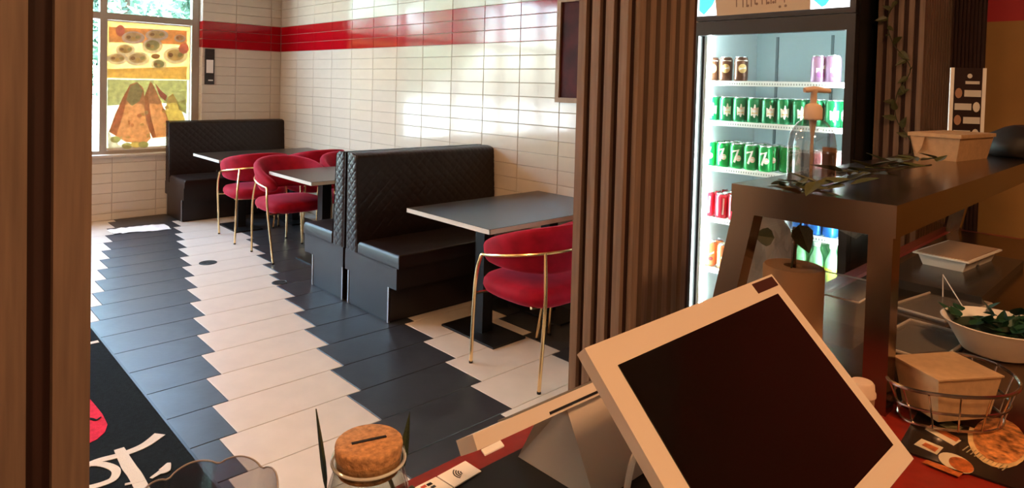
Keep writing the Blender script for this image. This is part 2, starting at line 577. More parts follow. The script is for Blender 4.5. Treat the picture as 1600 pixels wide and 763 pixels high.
pillar('slatted_pillar', 'wide brown slatted pillar between the tub chair and the drinks fridge', -2.348, -2.093, -6.94, -6.782)
pillar('slatted_pillar', 'brown slatted pillar with ivy climbing it beside the drinks fridge', -.43, -.002, -6.972, -6.798, south=True, sw=.020)
lx1 = -3.322
t = thing('slatted_post', 'dark wooden post of broad vertical slats at the end of the counter', 'post', (-3.5, -6.85, 0))
bm = B(); box(bm, -.3, lx1 + 3.5 - .001, -.075, .09, 0, 3.05); obj('core', bm, M_GROOVE, t)
x = lx1
for i in range(6):
    bm = B(); box(bm, x - .034 + 3.5, x + 3.5, -.09, -.07, 0, 3.05); obj('slat', bm, M_SLAT, t, bevel=.002, seg=1)
    x -= .0565

# framed picture on the tiled wall
t = thing('framed_picture', 'wood framed dark red picture hanging on the tiled wall', 'picture', (0, -4.95, 1.395))
M_FRAME = mat('frame_wood', (.30, .17, .08), .5, noise=.15, nscale=10)
y0, y1 = -.36, .36
for nm, (a, b, c, d) in {'left': (y1 - .035, y1, 0, .74), 'right': (y0, y0 + .035, 0, .74), 'low': (y0 + .035, y1 - .035, 0, .035), 'high': (y0 + .035, y1 - .035, .705, .74)}.items():
    bm = B(); box(bm, -.045, -.0005, a, b, c, d); obj('frame_rail', bm, M_FRAME, t, bevel=.004)
bm = B(); box(bm, -.028, -.012, y0 + .034, y1 - .034, .034, .706)
obj('print', bm, mat('dark_red_print', (.05, .003, .003), .6, noise=.6, nscale=7, spec=.2), t)

# ------------------------------------------------------------------ booths


def quilt(u, v, s):
    a = (u + v) / s; b = (u - v) / s
    f = lambda q: abs(((q) % 1.0) - .5) * 2
    return min(1 - f(a) ** 6, 1 - f(b) ** 6)


def grid(bm, fn, nu, nv):
    vs_ = [[bm.verts.new(fn(i / nu, j / nv)) for i in range(nu + 1)] for j in range(nv + 1)]
    for j in range(nv):
        for i in range(nu):
            bm.faces.new((vs_[j][i], vs_[j][i + 1], vs_[j + 1][i + 1], vs_[j + 1][i]))


def booth(label, y_back, face, width=1.23, seatd=.64):
    """bench against X=0; y_back is the outer face of the backrest, face -1 seats toward -Y"""
    t = thing('booth_bench', label, 'bench', (-width / 2, y_back, 0), 0, 'padded booth benches')
    hw = width / 2 - .002
    s = face
    def bx(a, b): return (min(s * a, s * b), max(s * a, s * b))
    bm = B(); q = bx(0.02, seatd - .12); box(bm, -hw + .014, hw, q[0], q[1], 0.012, .25); obj('base', bm, M_VINYL, t, bevel=.006)
    # bright edge trims on the end panel
    for a in (.02, seatd - .132):
        q = bx(a, a + .012)
        bm = B(); box(bm, -hw + .010, -hw + .022, q[0], q[1], 0.004, .235); obj('edge_trim', bm, M_TRIM, t, bevel=.002, seg=1)
    q = bx(0.03, seatd - .13)
    bm = B(); box(bm, -hw + .018, hw, q[0], q[1], 0, .016); obj('plinth', bm, M_BLKMET, t)
    q = bx(0.0, seatd - .02); bm = B(); box(bm, -hw, hw, q[0], q[1], .235, .372); obj('apron', bm, M_VINYL, t, bevel=.008, smooth=True)
    q = bx(.16, seatd)
    bm = B()
    nx, ny = 26, 14
    z0, z1 = .368, .455
    def seat(u, v):
        x = -hw + 2 * hw * u; y = q[0] + (q[1] - q[0]) * v
        e = min(u, 1 - u) * 2 * hw; e2 = min(v, 1 - v) * (q[1] - q[0])
        d = min(e, e2)
        dz = .012 * min(1, d / .12) - (.018 * (1 - d / .015) ** 2 if d < .015 else 0)
        return (x, y, z1 - .006 + dz)
    us = [0, .004, .008, .014] + [i / nx for i in range(1, nx)] + [.986, .992, .996, 1]
    vv = [0, .012, .024, .04] + [i / ny for i in range(1, ny)] + [.96, .976, .988, 1]
    V = [[bm.verts.new(seat(a, b)) for a in us] for b in vv]
    for j in range(len(vv) - 1):
        for i in range(len(us) - 1):
            bm.faces.new((V[j][i], V[j][i + 1], V[j + 1][i + 1], V[j + 1][i]))
    rim = V[0][:] + [r_[-1] for r_ in V[1:]] + V[-1][-2::-1] + [r_[0] for r_ in V[-2:0:-1]]
    low = [bm.verts.new((v.co.x, v.co.y, z0)) for v in rim]
    for i in range(len(rim)):
        j = (i + 1) % len(rim); bm.faces.new((rim[i], rim[j], low[j], low[i]))
    bm.faces.new(low)
    obj('seat_cushion', bm, M_VINYL, t, smooth=True, angle=60)
    # quilted back
    zb, zt = .372, 1.025
    def prof(v):      # (depth from outer face) at height v
        return .155 - .035 * v
    bm = B()
    def front(u, v):
        x = -hw + 2 * hw * u; zz = zb + (zt - zb - .03) * v
        return (x, s * (prof(v) - .004 + .004 * quilt(2 * hw * u, (zt - zb) * v, .075)), zz)
    grid(bm, front, 150, 84)
    def top(u, v):
        a = v * math.pi / 2; x = -hw + 2 * hw * u
        D = prof(1) - .004 + .004 * quilt(2 * hw * u, (zt - zb), .075)
        return (x, s * (.03 + (D - .03) * math.cos(a)), zt - .03 + .03 * math.sin(a))
    grid(bm, top, 150, 5)
    bmesh.ops.remove_doubles(bm, verts=bm.verts[:], dist=.0004)
    obj('backrest', bm, M_VINYL, t, smooth=True, angle=70)
    bm = B(); q = bx(0.0, .05); box(bm, -hw + .006, hw, q[0], q[1], zb, zt); q = bx(.04, .11); box(bm, -hw + .012, hw, q[0], q[1], zb, zt - .03)
    obj('back_board', bm, M_VINYL, t, bevel=.004)
    bm = B()
    def end(u, v):
        zz = zb + (zt - zb) * v
        dep = prof(v)
        if v > .955:
            dep = dep * (1 - .35 * ((v - .955) / .045) ** 2)
        y = .004 + dep * u * .97
        e = min(u, 1 - u)
        bulge = .008 * (1 - (2 * u - 1) ** 4)
        return (-hw + .008 - bulge - .006 * quilt(y * 1.0 + .02, (zt - zb) * v, .058) * min(1, e * 8), s * y, zz)
    grid(bm, end, 24, 110)
    obj('end_panel', bm, M_VINYL, t, smooth=True, angle=70)
    return t


booth('black padded booth bench whose seat meets the table near the slatted pillar', -3.795, -1)
booth('black padded booth bench back to back with another, seat facing the window', -3.765, 1, seatd=.585)
booth('black padded booth bench against the window wall in the corner', -.012, -1, width=1.285)

# ------------------------------------------------------------------ tables


def table(label, y0, y1, x0=-1.165):
    yc = (y0 + y1) / 2
    t = thing('dining_table', label, 'table', (x0 / 2, yc, 0), 0, 'wall side dining tables')
    hx, hy = -x0 / 2 - .003, (y1 - y0) / 2
    bm = B(); box(bm, -hx + .003, hx, -hy + .003, hy - .003, .710, .736); obj('tabletop', bm, M_TTOP, t, bevel=.0015, seg=1)
    bm = B(); box(bm, -hx, -hx + .004, -hy, hy, .709, .734); box(bm, -hx, hx, -hy, -hy + .004, .709, .734); box(bm, -hx, hx, hy - .004, hy, .709, .734)
    obj('edge_band', bm, M_TEDGE, t)
    for dx in (-.27, .30):
        bm = B(); box(bm, dx - .04, dx + .04, -.04, .04, .01, .711); obj('column', bm, M_BLKMET, t, bevel=.004, seg=1)
        bm = B(); box(bm, dx - .13, dx + .13, -.24, .24, 0, .012); obj('base_plate', bm, M_BLKMET, t, bevel=.004, seg=1)
    return t


table('dark grey table beside the slatted pillar, its end open to the aisle', -5.18, -4.41)
table('dark grey table between the tub chairs and the back to back benches', -3.16, -2.40)
table('dark grey table pushed up to the corner bench by the window', -1.46, -.74, x0=-1.235)

# ------------------------------------------------------------------ chairs


def make_chair(label):
    t = thing('tub_chair', label, 'chair', (0, 0, 0), 0, 'crimson velvet tub chairs')
    # seat: superellipse cushion
    bm = B()
    def ring(sx, sy, zz, n=36, cy=0.0):
        out = []
        for i in range(n):
            a = 2 * math.pi * i / n; c, s = math.cos(a), math.sin(a)
            out.append((sx * math.copysign(abs(c) ** .62, c), cy + sy * math.copysign(abs(s) ** .62, s), zz))
        return out
    L = [ring(.18, .18, .392), ring(.225, .225, .396), ring(.25, .25, .412), ring(.262, .262, .436), ring(.26, .26, .462), ring(.245, .245, .482), ring(.20, .20, .493), ring(.12, .12, .499), ring(.04, .04, .501)]
    loft(bm, L)
    obj('seat', bm, M_VELVET, t, smooth=True, angle=80)
    # backrest: padded band wrapped round the back
    bm = B(); N = 44; K = 14; loops = []
    for i in range(N + 1):
        q = -1 + 2 * i / N
        th = q * R(128)
        # plan: centre of band
        x = .255 * math.sin(th); y = .02 - .275 * math.cos(th)
        px = Vector((math.sin(th), -math.cos(th), 0))
        aq = abs(q)
        zt = .828 - .175 * aq ** 2.0
        zb = .555 + .02 * aq ** 2
        e = max(0, (aq - .86) / .14)
        sh = math.sqrt(max(0.0, 1 - e * e)) if e > 0 else 1
        hh = (zt - zb) / 2 * max(.12, sh); th2 = .036 * max(.15, sh)
        zc = (zt + zb) / 2
        lean = .05
        lp = []
        for k in range(K):
            a = 2 * math.pi * k / K
            ca, sa = math.cos(a), math.sin(a)
            rr = math.copysign(abs(ca) ** .7, ca) * th2; hz = math.copysign(abs(sa) ** .55, sa) * hh
            off = rr + lean * (hz / .13) * (1 - .6 * aq)
            lp.append(Vector((x, y, zc + hz)) + px * off)
        loops.append(lp)
    loft(bm, loops)
    obj('backrest', bm, M_VELVET, t, smooth=True, angle=80)
    # gold ring round the backrest with the four legs
    def rp(q):
        th = q * R(112)
        aq = abs(q)
        return Vector((0.297 * math.sin(th), .02 - .322 * math.cos(th), .70 - .085 * aq ** 1.5))
    bm = B(); tube(bm, [rp(-1 + 2 * i / 40) for i in range(41)], .0085, 8)
    obj('frame_ring', bm, M_GOLD, t, smooth=True)
    for s in (-1, 1):
        p = rp(s)
        bm = B(); tube(bm, smoothpts([p, (p.x + s * .003, p.y + .02, p.z - .02), (s * .285, .19, .45), (s * .255, .245, .004)], 6), .0095, 8)
        obj('leg', bm, M_GOLD, t, smooth=True)
        p = rp(s * .36)
        bm = B(); tube(bm, smoothpts([p, (s * .222, -.262, .44), (s * .232, -.245, .004)], 6), .0095, 8)
        obj('leg', bm, M_GOLD, t, smooth=True)
    for yy in (.16, -.2):
        bm = B(); tube(bm, [(-.28 if yy > 0 else -.222, yy + .035, .40), (0, yy, .392), (.28 if yy > 0 else .222, yy + .035, .40)], .008, 6)
        obj('seat_rail', bm, M_GOLD, t, smooth=True)
    for s in (-1, 1):
        for yy in (.245, -.245):
            bm = B(); lathe(bm, [(.0105, 0), (.0105, .012)], 10, (s * (.255 if yy > 0 else .232), yy, 0)); obj('foot_cap', bm, M_BLKMET, t)
    return t


chairs = [
    ('crimson velvet tub chair with gold legs nearest the slatted pillar', (-.937, -5.333, 0), 0),
    ('crimson tub chair beside the tiled wall, hidden in part behind the slatted pillar', (-.318, -5.33, 0), 0),
    ('crimson tub chair with its back to the pedestal table, facing the corner bench table', (-.935, -1.552, 0), R(-7)),
    ('crimson tub chair by the tiled wall, facing the corner bench table', (-.318, -1.53, 0), 0),
    ('crimson tub chair at the middle table standing out toward the aisle', (-.950, -2.360, 0), math.pi),
    ('crimson tub chair at the middle table next to the tiled wall', (-.335, -2.35, 0), math.pi)]
proto = None
for lab, loc, rz in chairs:
    if proto is None:
        c = proto = make_chair(lab)
    else:
        c = copy_tree(proto)
    c['label'] = lab; c.location = loc; c.rotation_euler = (0, 0, rz)

# ------------------------------------------------------------------ floor details
for (px, py, r_), lab in (((325, 411, .068), 'round dark floor drain cover on the pale tile stripe'), ((437, 442, .056), 'round dark floor drain cover where pale and black tiles meet')):
    p = atz(px, py, 0)
    t = thing('floor_drain', lab, 'drain', (p.x, p.y, 0), 0, 'floor drains')
    bm = B(); lathe(bm, [(r_, 0), (r_, .003), (r_ - .006, .005), (r_ - .008, .003), (.001, .003)], 28); obj('cover', bm, mat('drain_iron', (.05, .055, .05), .5, metal=.6), t)
    for a in range(6):
        bm = B(); an = a * math.pi / 3; obox(bm, (math.cos(an) * r_ * .5, math.sin(an) * r_ * .5, .0035), r_ * .5, .006, .002, (math.cos(an), math.sin(an), 0), (-math.sin(an), math.cos(an), 0)); obj('slot', bm, M_BLACK, t)
# damaged white tile row, modelled as a thin creased layer
bm = B()
topE = [(168, 360.5), (190, 357.5), (215, 355), (238, 352.5), (256, 351.5)]
botE = [(178, 367), (195, 365), (215, 363.3), (238, 362), (269, 358.8)]
rnd = random.Random(3)
V = []
for i in range(17):
    u_ = i / 16 * 4; a = min(int(u_), 3); f_ = u_ - a
    row = []
    for j in range(6):
        v_ = j / 5
        A = Vector(topE[a]).lerp(Vector(topE[a + 1]), f_); Bq = Vector(botE[a]).lerp(Vector(botE[a + 1]), f_)
        q = A.lerp(Bq, v_); p = atz(q.x, q.y, 0)
        row.append((p.x + rnd.uniform(-.006, .006), p.y + rnd.uniform(-.012, .012), .004 + rnd.random() * .008))
    V.append(row)
low = [[(x, y, z - .003) for x, y, z in r_] for r_ in V]
vt = [[bm.verts.new(p) for p in r_] for r_ in V]
vb = [[bm.verts.new(p) for p in r_] for r_ in low]
for i in range(16):
    for j in range(5):
        bm.faces.new((vt[i][j], vt[i + 1][j], vt[i + 1][j + 1], vt[i][j + 1])); bm.faces.new((vb[i][j], vb[i][j + 1], vb[i + 1][j + 1], vb[i + 1][j]))
setp(obj('damaged_tile_row', bm, M_PAPER), 'white damaged tile row among the black tiles below the window', 'paper')

# rug
t = thing('floor_mat', 'black floor mat with white script and a red emblem', 'rug', (-3.2, -5.0, 0))
M_RUG = mat('black_mat_pile', (.010, .014, .016), .95, noise=.3, nscale=70, bump=.5, bscale=240, spec=.1)
M_RUGW = mat('white_mat_pile', (.72, .70, .64), .95, bump=.4, bscale=240, spec=.1)
M_RUGR = mat('red_mat_pile', (.62, .03, .07), .95, noise=.2, nscale=40, bump=.4, bscale=240, spec=.1)
O = Vector((-3.2, -5.0, 0))
bm = B(); box(bm, -.55, .593, -1.9, 1.95, 0.001, .008); obj('pile', bm, M_RUG, t, bevel=.002, seg=1)
bm = B(); box(bm, .585, .605, -1.9, 1.95, 0.001, .0065); obj('rubber_edge', bm, M_BLACK, t)
bm = B(); box(bm, -.5, .580, 1.44, 1.475, .007, .0092); obj('border_stripe', bm, M_RUGW, t)


RL = [0]


def rug_stroke(pts, wd, nm='letter_stroke', m=None):
    RL[0] += 1
    P_ = smoothpts([atz(a, b, .008 + .0005 * RL[0]) - O for a, b in pts], 6)
    n = len(P_); W_ = []
    for i in range(n):
        q = i / (n - 1) * (len(wd) - 1); k = min(int(q), len(wd) - 2); W_.append(wd[k] * (1 - q + k) + wd[k + 1] * (q - k))
    bm = B(); ribbon(bm, P_, W_, (0, 0, 1), .0018); obj(nm, bm, m or M_RUGW, t)


rug_stroke([(122, 736), (150, 722), (190, 711), (225, 697), (250, 679)], [.03, .035, .035, .04, .05])
rug_stroke([(186, 702), (200, 728), (212, 745), (226, 772)], [.035, .045, .045, .045])
rug_stroke([(128, 728), (158, 726), (180, 734), (178, 748), (160, 757), (130, 765)], [.02, .03, .03, .03, .03, .03])
rug_stroke([(195, 758), (212, 754), (226, 751)], [.012, .014, .006])
rug_stroke([(236, 748), (248, 740), (257, 735), (264, 724)], [.012, .02, .045, .012])
blob = [(120, 600), (134, 617), (148, 633), (160, 648), (168, 664), (164, 676), (152, 687), (138, 694), (110, 700)]
bm = B(); prism(bm, [atz(a, b, .008) - O for a, b in blob], (0, 0, .002)); obj('emblem', bm, M_RUGR, t)
rug_stroke([(122, 660), (140, 655), (150, 657), (158, 652)], [.012, .014, .012, .004], 'emblem_line', M_RUG)

# ------------------------------------------------------------------ poster on the window
PY = YW + .002
t = thing('window_poster', 'large food poster with plates and fried pastries stuck on the window pane', 'poster', (-1.41, PY, .715))
F = lambda n, c: filmmat('film_' + n, c, .47)
PX0, PX1, PZ0, PZ1, PZM = -1.818, -1.0, .715, 2.078, 1.470
O = Vector((-1.41, PY, .715))
bm = B(); box(bm, PX0 - O.x, PX1 - O.x, -.001, .002, 0, PZM - O.z); obj('lower_print', bm, F('pale', (.86, .80, .64)), t)
bm = B(); box(bm, PX0 - O.x, PX1 - O.x, -.001, .002, PZM - O.z, PZ1 - O.z); obj('upper_print', bm, F('yellow', (.84, .66, .34)), t)
bm = B()
for a in ((PX0 - .006, PX0 + .004, PZ0, PZ1), (PX1 - .006, PX1 + .004, PZ0, PZ1), (PX0, PX1, PZ1 - .012, PZ1 + .002), (PX0, PX1, PZ0 - .002, PZ0 + .022)):
    box(bm, a[0] - O.x, a[1] - O.x, -.003, .001, a[2] - O.z, a[3] - O.z)
obj('white_border', bm, mat('poster_border', (.9, .88, .82), .6), t)
layer = [0]


def pp(px, py):
    p = aty(px, py, PY); return p - O


def pshape(nm, pts, m, k=None):
    layer[0] += 1
    off = -.0012 - .00006 * layer[0]
    bm = B(); prism(bm, [Vector((p.x, off, p.z)) for p in pts], (0, -.00004, 0)); obj(nm, bm, m, t)


def pell(nm, cx, cy, rx, ry, m, rot=0):
    pshape(nm, [pp(cx + rx * math.cos(a) * math.cos(rot) - ry * math.sin(a) * math.sin(rot), cy + rx * math.cos(a) * math.sin(rot) + ry * math.sin(a) * math.cos(rot)) for a in [2 * math.pi * i / 28 for i in range(28)]], m)


FO = F('orange', (.84, .58, .32)); FW = F('white', (.92, .88, .80)); FC = F('cream', (.86, .76, .50)); FG = F('green', (.66, .66, .36)); FRD = F('red', (.82, .42, .32)); FBR = F('brown', (.58, .40, .22)); FCR = F('crust', (.86, .57, .34)); FCR2 = F('crust_dark', (.80, .48, .26)); FYE = F('gold', (.88, .74, .36)); FPK = F('potato', (.86, .74, .42))
pshape('print_field', [pp(170, 42), pp(292, 48), pp(292, 70), pp(170, 66)], FO)
pell('print_flower', 188, 48, 7, 9, FRD)
for cx, cy, rx, ry, m in ((208, 59, 18, 10, FC), (245, 55, 18, 9, FPK), (238, 72, 16, 12, FG), (196, 78, 15, 9, FPK), (183, 92, 16, 9, FC), (274, 87, 19, 13, FPK), (215, 92, 19, 11, FC), (248, 101, 12, 9, FG), (281, 60, 9, 6, FO)):
    pell('print_plate', cx, cy, rx, ry, FW); pell('print_food', cx, cy - 1, rx * .72, ry * .68, m)
    for k in range(3):
        pell('print_morsel', cx + (k - 1) * rx * .4, cy - 1 + (k % 2) * 2, rx * .2, ry * .26, (FBR, FYE, FG)[k])
pell('print_sauce', 243, 88, 7, 4, FBR)
pell('print_flower', 287, 76, 8, 8, FRD)
pshape('print_cloth', [pp(168, 108), pp(292, 104), pp(291, 124), pp(168, 121)], FYE)
# lower picture: pastries
pshape('print_backdrop', [pp(168, 124), pp(292, 126), pp(292, 160), pp(168, 165)], F('pale_green', (.72, .72, .46)))
pshape('print_plate', [pp(168, 205), pp(185, 226), pp(230, 232), pp(262, 226), pp(290, 205), pp(291, 231), pp(169, 236)], FW)
pshape('print_pastry', [pp(257, 180), pp(262, 152), pp(270, 146), pp(281, 165), pp(290, 190), pp(288, 200), pp(266, 200)], FYE)
pshape('print_garnish', [pp(276, 160), pp(291, 155), pp(291, 178), pp(280, 172)], FG)
pshape('print_pepper', [pp(242, 130), pp(252, 142), pp(261, 150), pp(258, 158), pp(249, 150)], FRD)
pshape('print_pastry', [pp(235, 127), pp(240, 134), pp(252, 160), pp(264, 190), pp(272, 206), pp(262, 214), pp(238, 216), pp(228, 190), pp(224, 155)], FCR)
pshape('print_shade', [pp(235, 128), pp(231, 150), pp(236, 185), pp(244, 214), pp(238, 216), pp(228, 190), pp(224, 155)], FCR2)
pshape('print_pastry', [pp(203, 132), pp(214, 128), pp(224, 138), pp(228, 175), pp(236, 216), pp(228, 224), pp(196, 222), pp(170, 206), pp(180, 178), pp(192, 152)], FCR)
pshape('print_shade', [pp(203, 132), pp(192, 152), pp(180, 178), pp(170, 206), pp(182, 212), pp(192, 180)], FCR2)
pshape('print_filling', [pp(204, 134), pp(215, 130), pp(223, 142), pp(218, 158), pp(206, 166), pp(197, 156)], FG)
for k in range(14):
    rnd2 = random.Random(50 + k)
    pell('print_crumb', rnd2.uniform(182, 262), rnd2.uniform(165, 218), rnd2.uniform(1.5, 4), rnd2.uniform(1.5, 3.5), (FYE, FCR2, FPK)[k % 3])
for cx, cy in ((180, 218), (198, 228), (212, 226), (224, 226)):
    pell('print_garnish', cx, cy, 8, 5, FG if cx != 212 else FYE)

# notice strip on the wall by the window
p0, p1 = aty(320, 76, 0), aty(334, 132, 0)
t = thing('wall_notice', 'narrow black notice strip with a white card on the window wall', 'sign', (p0.x, 0, p1.z))
wd, hh = p1.x - p0.x, p0.z - p1.z
bm = B(); box(bm, 0, wd, -.016, .002, 0, hh); obj('backing', bm, mat('notice_black', (.02, .013, .010), .3, noise=.5, nscale=60), t, bevel=.002, seg=1)
bm = B(); box(bm, wd * .13, wd * .87, -.018, -.014, hh * .32, hh * .69); obj('card', bm, M_PAPER, t)
bm = B(); box(bm, wd * .35, wd * .85, -.0175, -.014, hh * .10, hh * .13); obj('print_line', bm, M_PAPER, t)

# ------------------------------------------------------------------ drinks fridge
FX0, FX1, FY0, FY1, FZ1 = -.62, -.012, -6.776, -6.035, 2.16
t = thing('drinks_fridge', 'tall black glass door drinks fridge with lit shelves and a header sign', 'fridge', (-.31, -6.405, 0))
O = Vector((-.31, -6.405, 0))
M_FRB = mat('fridge_black', (.008, .007, .007), .35)
M_FRIN = mat('fridge_liner', (.62, .68, .70), .5)
M_FRBK = mat('fridge_back', (.34, .42, .44), .5)
M_WIRE = mat('shelf_wire', (.85, .88, .88), .35)


def fbox(nm, x0, x1, y0, y1, z0, z1, m, par=None, bev=0):
    bm = B(); box(bm, x0 - O.x, x1 - O.x, y0 - O.y, y1 - O.y, z0, z1)
    return obj(nm, bm, m, par or t, bevel=bev, seg=1)


fbox('side_panel', FX0 + .045, FX1, FY0, FY0 + .03, 0.02, FZ1, M_FRB)
fbox('side_panel', FX0 + .045, FX1, FY1 - .03, FY1, 0.02, FZ1, M_FRB)
fbox('top_panel', FX0 + .045, FX1, FY0 + .03, FY1 - .03, 1.86, FZ1, M_FRB)
fbox('base_panel', FX0 + .045, FX1, FY0 + .03, FY1 - .03, 0.02, .34, M_FRB)
fbox('back_panel', FX1 - .04, FX1, FY0 + .03, FY1 - .03, .34, 1.86, M_FRBK)
fbox('liner_side', FX0 + .05, FX1 - .04, FY1 - .045, FY1 - .03, .34, 1.86, M_FRIN)
fbox('liner_side', FX0 + .05, FX1 - .04, FY0 + .03, FY0 + .045, .34, 1.86, M_FRIN)
fbox('liner_top', FX0 + .05, FX1 - .04, FY0 + .03, FY1 - .03, 1.83, 1.86, M_FRIN)
fbox('kick_plate', FX0 + .03, FX0 + .05, FY0 + .01, FY1 - .01, 0.0, .30, M_FRB)
for y in (FY0 + .05, FY1 - .05):
    bm = B(); lathe(bm, [(.02, 0), (.02, .03)], 12, (FX1 - .06 - O.x, y - O.y, 0)); obj('foot', bm, M_FRB, t)
# lamp strip inside the hinge side
M_LED = mat('fridge_lamp', (1, 1, 1), .5, emit=(.86, 1.0, .97), estr=9.0)
fbox('lamp_strip', FX0 + .052, FX0 + .066, FY1 - .058, FY1 - .045, .40, 1.82, M_LED)
fbox('lamp_strip', FX0 + .052, FX0 + .066, FY0 + .045, FY0 + .054, .40, 1.82, M_LED)
# door
DZ0, DZ1 = .33, 1.838
door = fbox('door', FX0, FX0 + .042, FY0 + .002, FY0 + .036, DZ0, DZ1, M_FRB, bev=.003)
fbox('door_rail', FX0, FX0 + .042, FY1 - .024, FY1 - .002, DZ0, DZ1, M_FRB, door, .003)
fbox('door_rail', FX0, FX0 + .042, FY0 + .036, FY1 - .024, 1.772, DZ1, M_FRB, door, .003)
fbox('door_rail', FX0, FX0 + .042, FY0 + .036, FY1 - .024, DZ0, DZ0 + .06, M_FRB, door, .003)
fbox('door_glass', FX0 + .018, FX0 + .024, FY0 + .034, FY1 - .022, DZ0 + .055, 1.776, glassmat('fridge_glass', (.95, .98, .97), .02), door)
# header light box
fbox('header_frame', FX0 + .002, FX0 + .046, FY0 + .004, FY1 - .004, 1.842, FZ1, M_FRB)
sg = fbox('header_sign', FX0 - .004, FX0 + .004, FY0 + .028, FY1 - .016, 1.866, FZ1 - .02, mat('header_white', (.86, .88, .88), .4, emit=(.9, .97, 1), estr=.35))
xs = FX0 - .0046
M_SKYB = mat('header_blue', (.03, .42, .68), .4, emit=(.03, .42, .68), estr=.3); M_HTAN = mat('header_tan', (.52, .34, .19), .5)


def sgn(nm, pts, m, dx=0.0):
    bm = B(); prism(bm, [Vector((xs - dx - O.x, a - O.y, z)) for a, z in pts], (.0012, 0, 0)); obj(nm, bm, m, sg)


def spx(px, py):
    p = atx(px, py, xs); return (p.y, p.z)


sgn('sign_field', [spx(1120, 25), spx(1266, 14.5), (spx(1266, 14.5)[0] + .005, FZ1 - .02), (spx(1117, 25)[0] + .03, FZ1 - .02)], M_HTAN)
sgn('sign_shape', [spx(1092.5, 17), spx(1100, 23.5), spx(1113, 8.5), spx(1117, 0), (spx(1117, 0)[0] + .01, FZ1 - .03), (spx(1093, 0)[0], FZ1 - .03)], M_SKYB)
sgn('sign_shape', [spx(1271, 0), spx(1284, 11), spx(1290, 8), spx(1296, 0), (spx(1296, 0)[0], FZ1 - .03), (spx(1271, 0)[0], FZ1 - .03)], M_SKYB)
M_INK = mat('sign_ink', (.20, .10, .05), .6)
for i, (xa, yb, ya) in enumerate(((1150, 11, -8), (1160, 11.5, -8), (1166, 11, -3), (1173, 10.5, -3), (1179, 7, -3), (1190, 7, -6), (1197, 7, -8), (1204, 6, -4), (1211, 5, -4), (1225, 4, -2))):
    sgn('sign_letter', [spx(xa, yb), spx(xa + 1.6, yb), spx(xa + 1.6, ya), spx(xa, ya)], M_INK, .0006)
for a, b in ((1166, 10.6), (1180, 7.5), (1198, 6), (1206, 5), (1216, 12), (1225, 10.5)):
    c = spx(a + 2.5, b - 1.5)
    bm = B(); prism(bm, [Vector((xs - .0007 - O.x, c[0] - O.y + .006 * math.cos(q * .628), c[1] + .006 * math.sin(q * .628))) for q in range(10)], (.0012, 0, 0)); obj('sign_letter', bm, M_INK, sg)
# shelves
SH = {1: 1.552, 2: 1.357, 3: 1.132, 4: .880, 5: .632}
for k, zz in SH.items():
    bm = B()
    for i in range(24):
        y = FY0 + .05 + i * (FY1 - FY0 - .1) / 23
        tube(bm, [(FX0 + .09 - O.x, y - O.y, zz - .006), (FX1 - .06 - O.x, y - O.y, zz - .006)], .0028, 5)
    for x in (FX0 + .2, FX0 + .4):
        tube(bm, [(x - O.x, FY0 + .046 - O.y, zz - .011), (x - O.x, FY1 - .046 - O.y, zz - .011)], .004, 5)
    shf = obj('shelf', bm, M_WIRE, t)
    fbox('front_rail', FX0 + .080, FX0 + .088, FY0 + .046, FY1 - .046, zz - .020, zz + .004, M_WIRE, shf)
    bm = B()
    for i in range(52):
        y = FY0 + .056 + i * (FY1 - FY0 - .112) / 51
        box(bm, FX0 + .0790 - O.x, FX0 + .0803 - O.x, y - .002 - O.y, y + .002 - O.y, zz - .013, zz - .005)
    setp(obj('perforation', bm, mat('rail_slot', (.25, .30, .30), .6), shf), kind='stuff')
for y in (FY1 - .16, FY0 + .30):
    fbox('shelf_upright', FX1 - .048, FX1 - .038, y - .006, y + .006, .36, 1.8, mat('upright_grey', (.10, .14, .15), .5))

# ---------- cans and bottles
def text_mesh(s, size, font_shear=0.0):
    cu = bpy.data.curves.new('txt', 'FONT'); cu.body = s; cu.size = size; cu.align_x = 'CENTER'; cu.align_y = 'CENTER'; cu.shear = font_shear; cu.extrude = 0; cu.offset = size * .02
    ob = bpy.data.objects.new('txt', cu); COL.objects.link(ob)
    dg = bpy.context.evaluated_depsgraph_get(); me = bpy.data.meshes.new_from_object(ob.evaluated_get(dg))
    bpy.data.objects.remove(ob); bpy.data.curves.remove(cu)
    return me


CR = .0325


def wrap_patch(bm, pts2, rad, mi=0):
    """2d polygon (arc length, z) wrapped on a can that faces -X"""
    bm.faces.new([bm.verts.new((-rad * math.cos(a / rad), -rad * math.sin(a / rad), z)) for a, z in pts2]).material_index = mi


def ell2(cx, cz, rx, rz, n=16, a0=0):
    return [(cx + rx * math.cos(2 * math.pi * i / n), cz + rz * math.sin(2 * math.pi * i / n)) for i in range(n)]


def make_can(col, col2, deco):
    t = thing('drink_can', 'x', 'can')
    bm = B(); lathe(bm, [(.024, 0), (.031, .006), (CR, .012), (CR, .104), (.0305, .110), (.0268, .117)], 24)
    obj('body', bm, mat('can_' + col2, col, .28, metal=.35, spec=.6), t, smooth=True)
    bm = B(); lathe(bm, [(.0268, .1165), (.0275, .120), (.0262, .1215), (.0248, .1185), (.002, .118)], 24); tube(bm, [(-.012, 0, .1195), (.004, 0, .1195)], .004, 6)
    obj('lid', bm, mat('can_lid', (.75, .76, .76), .25, metal=.9), t, smooth=True)
    deco(t)
    return t


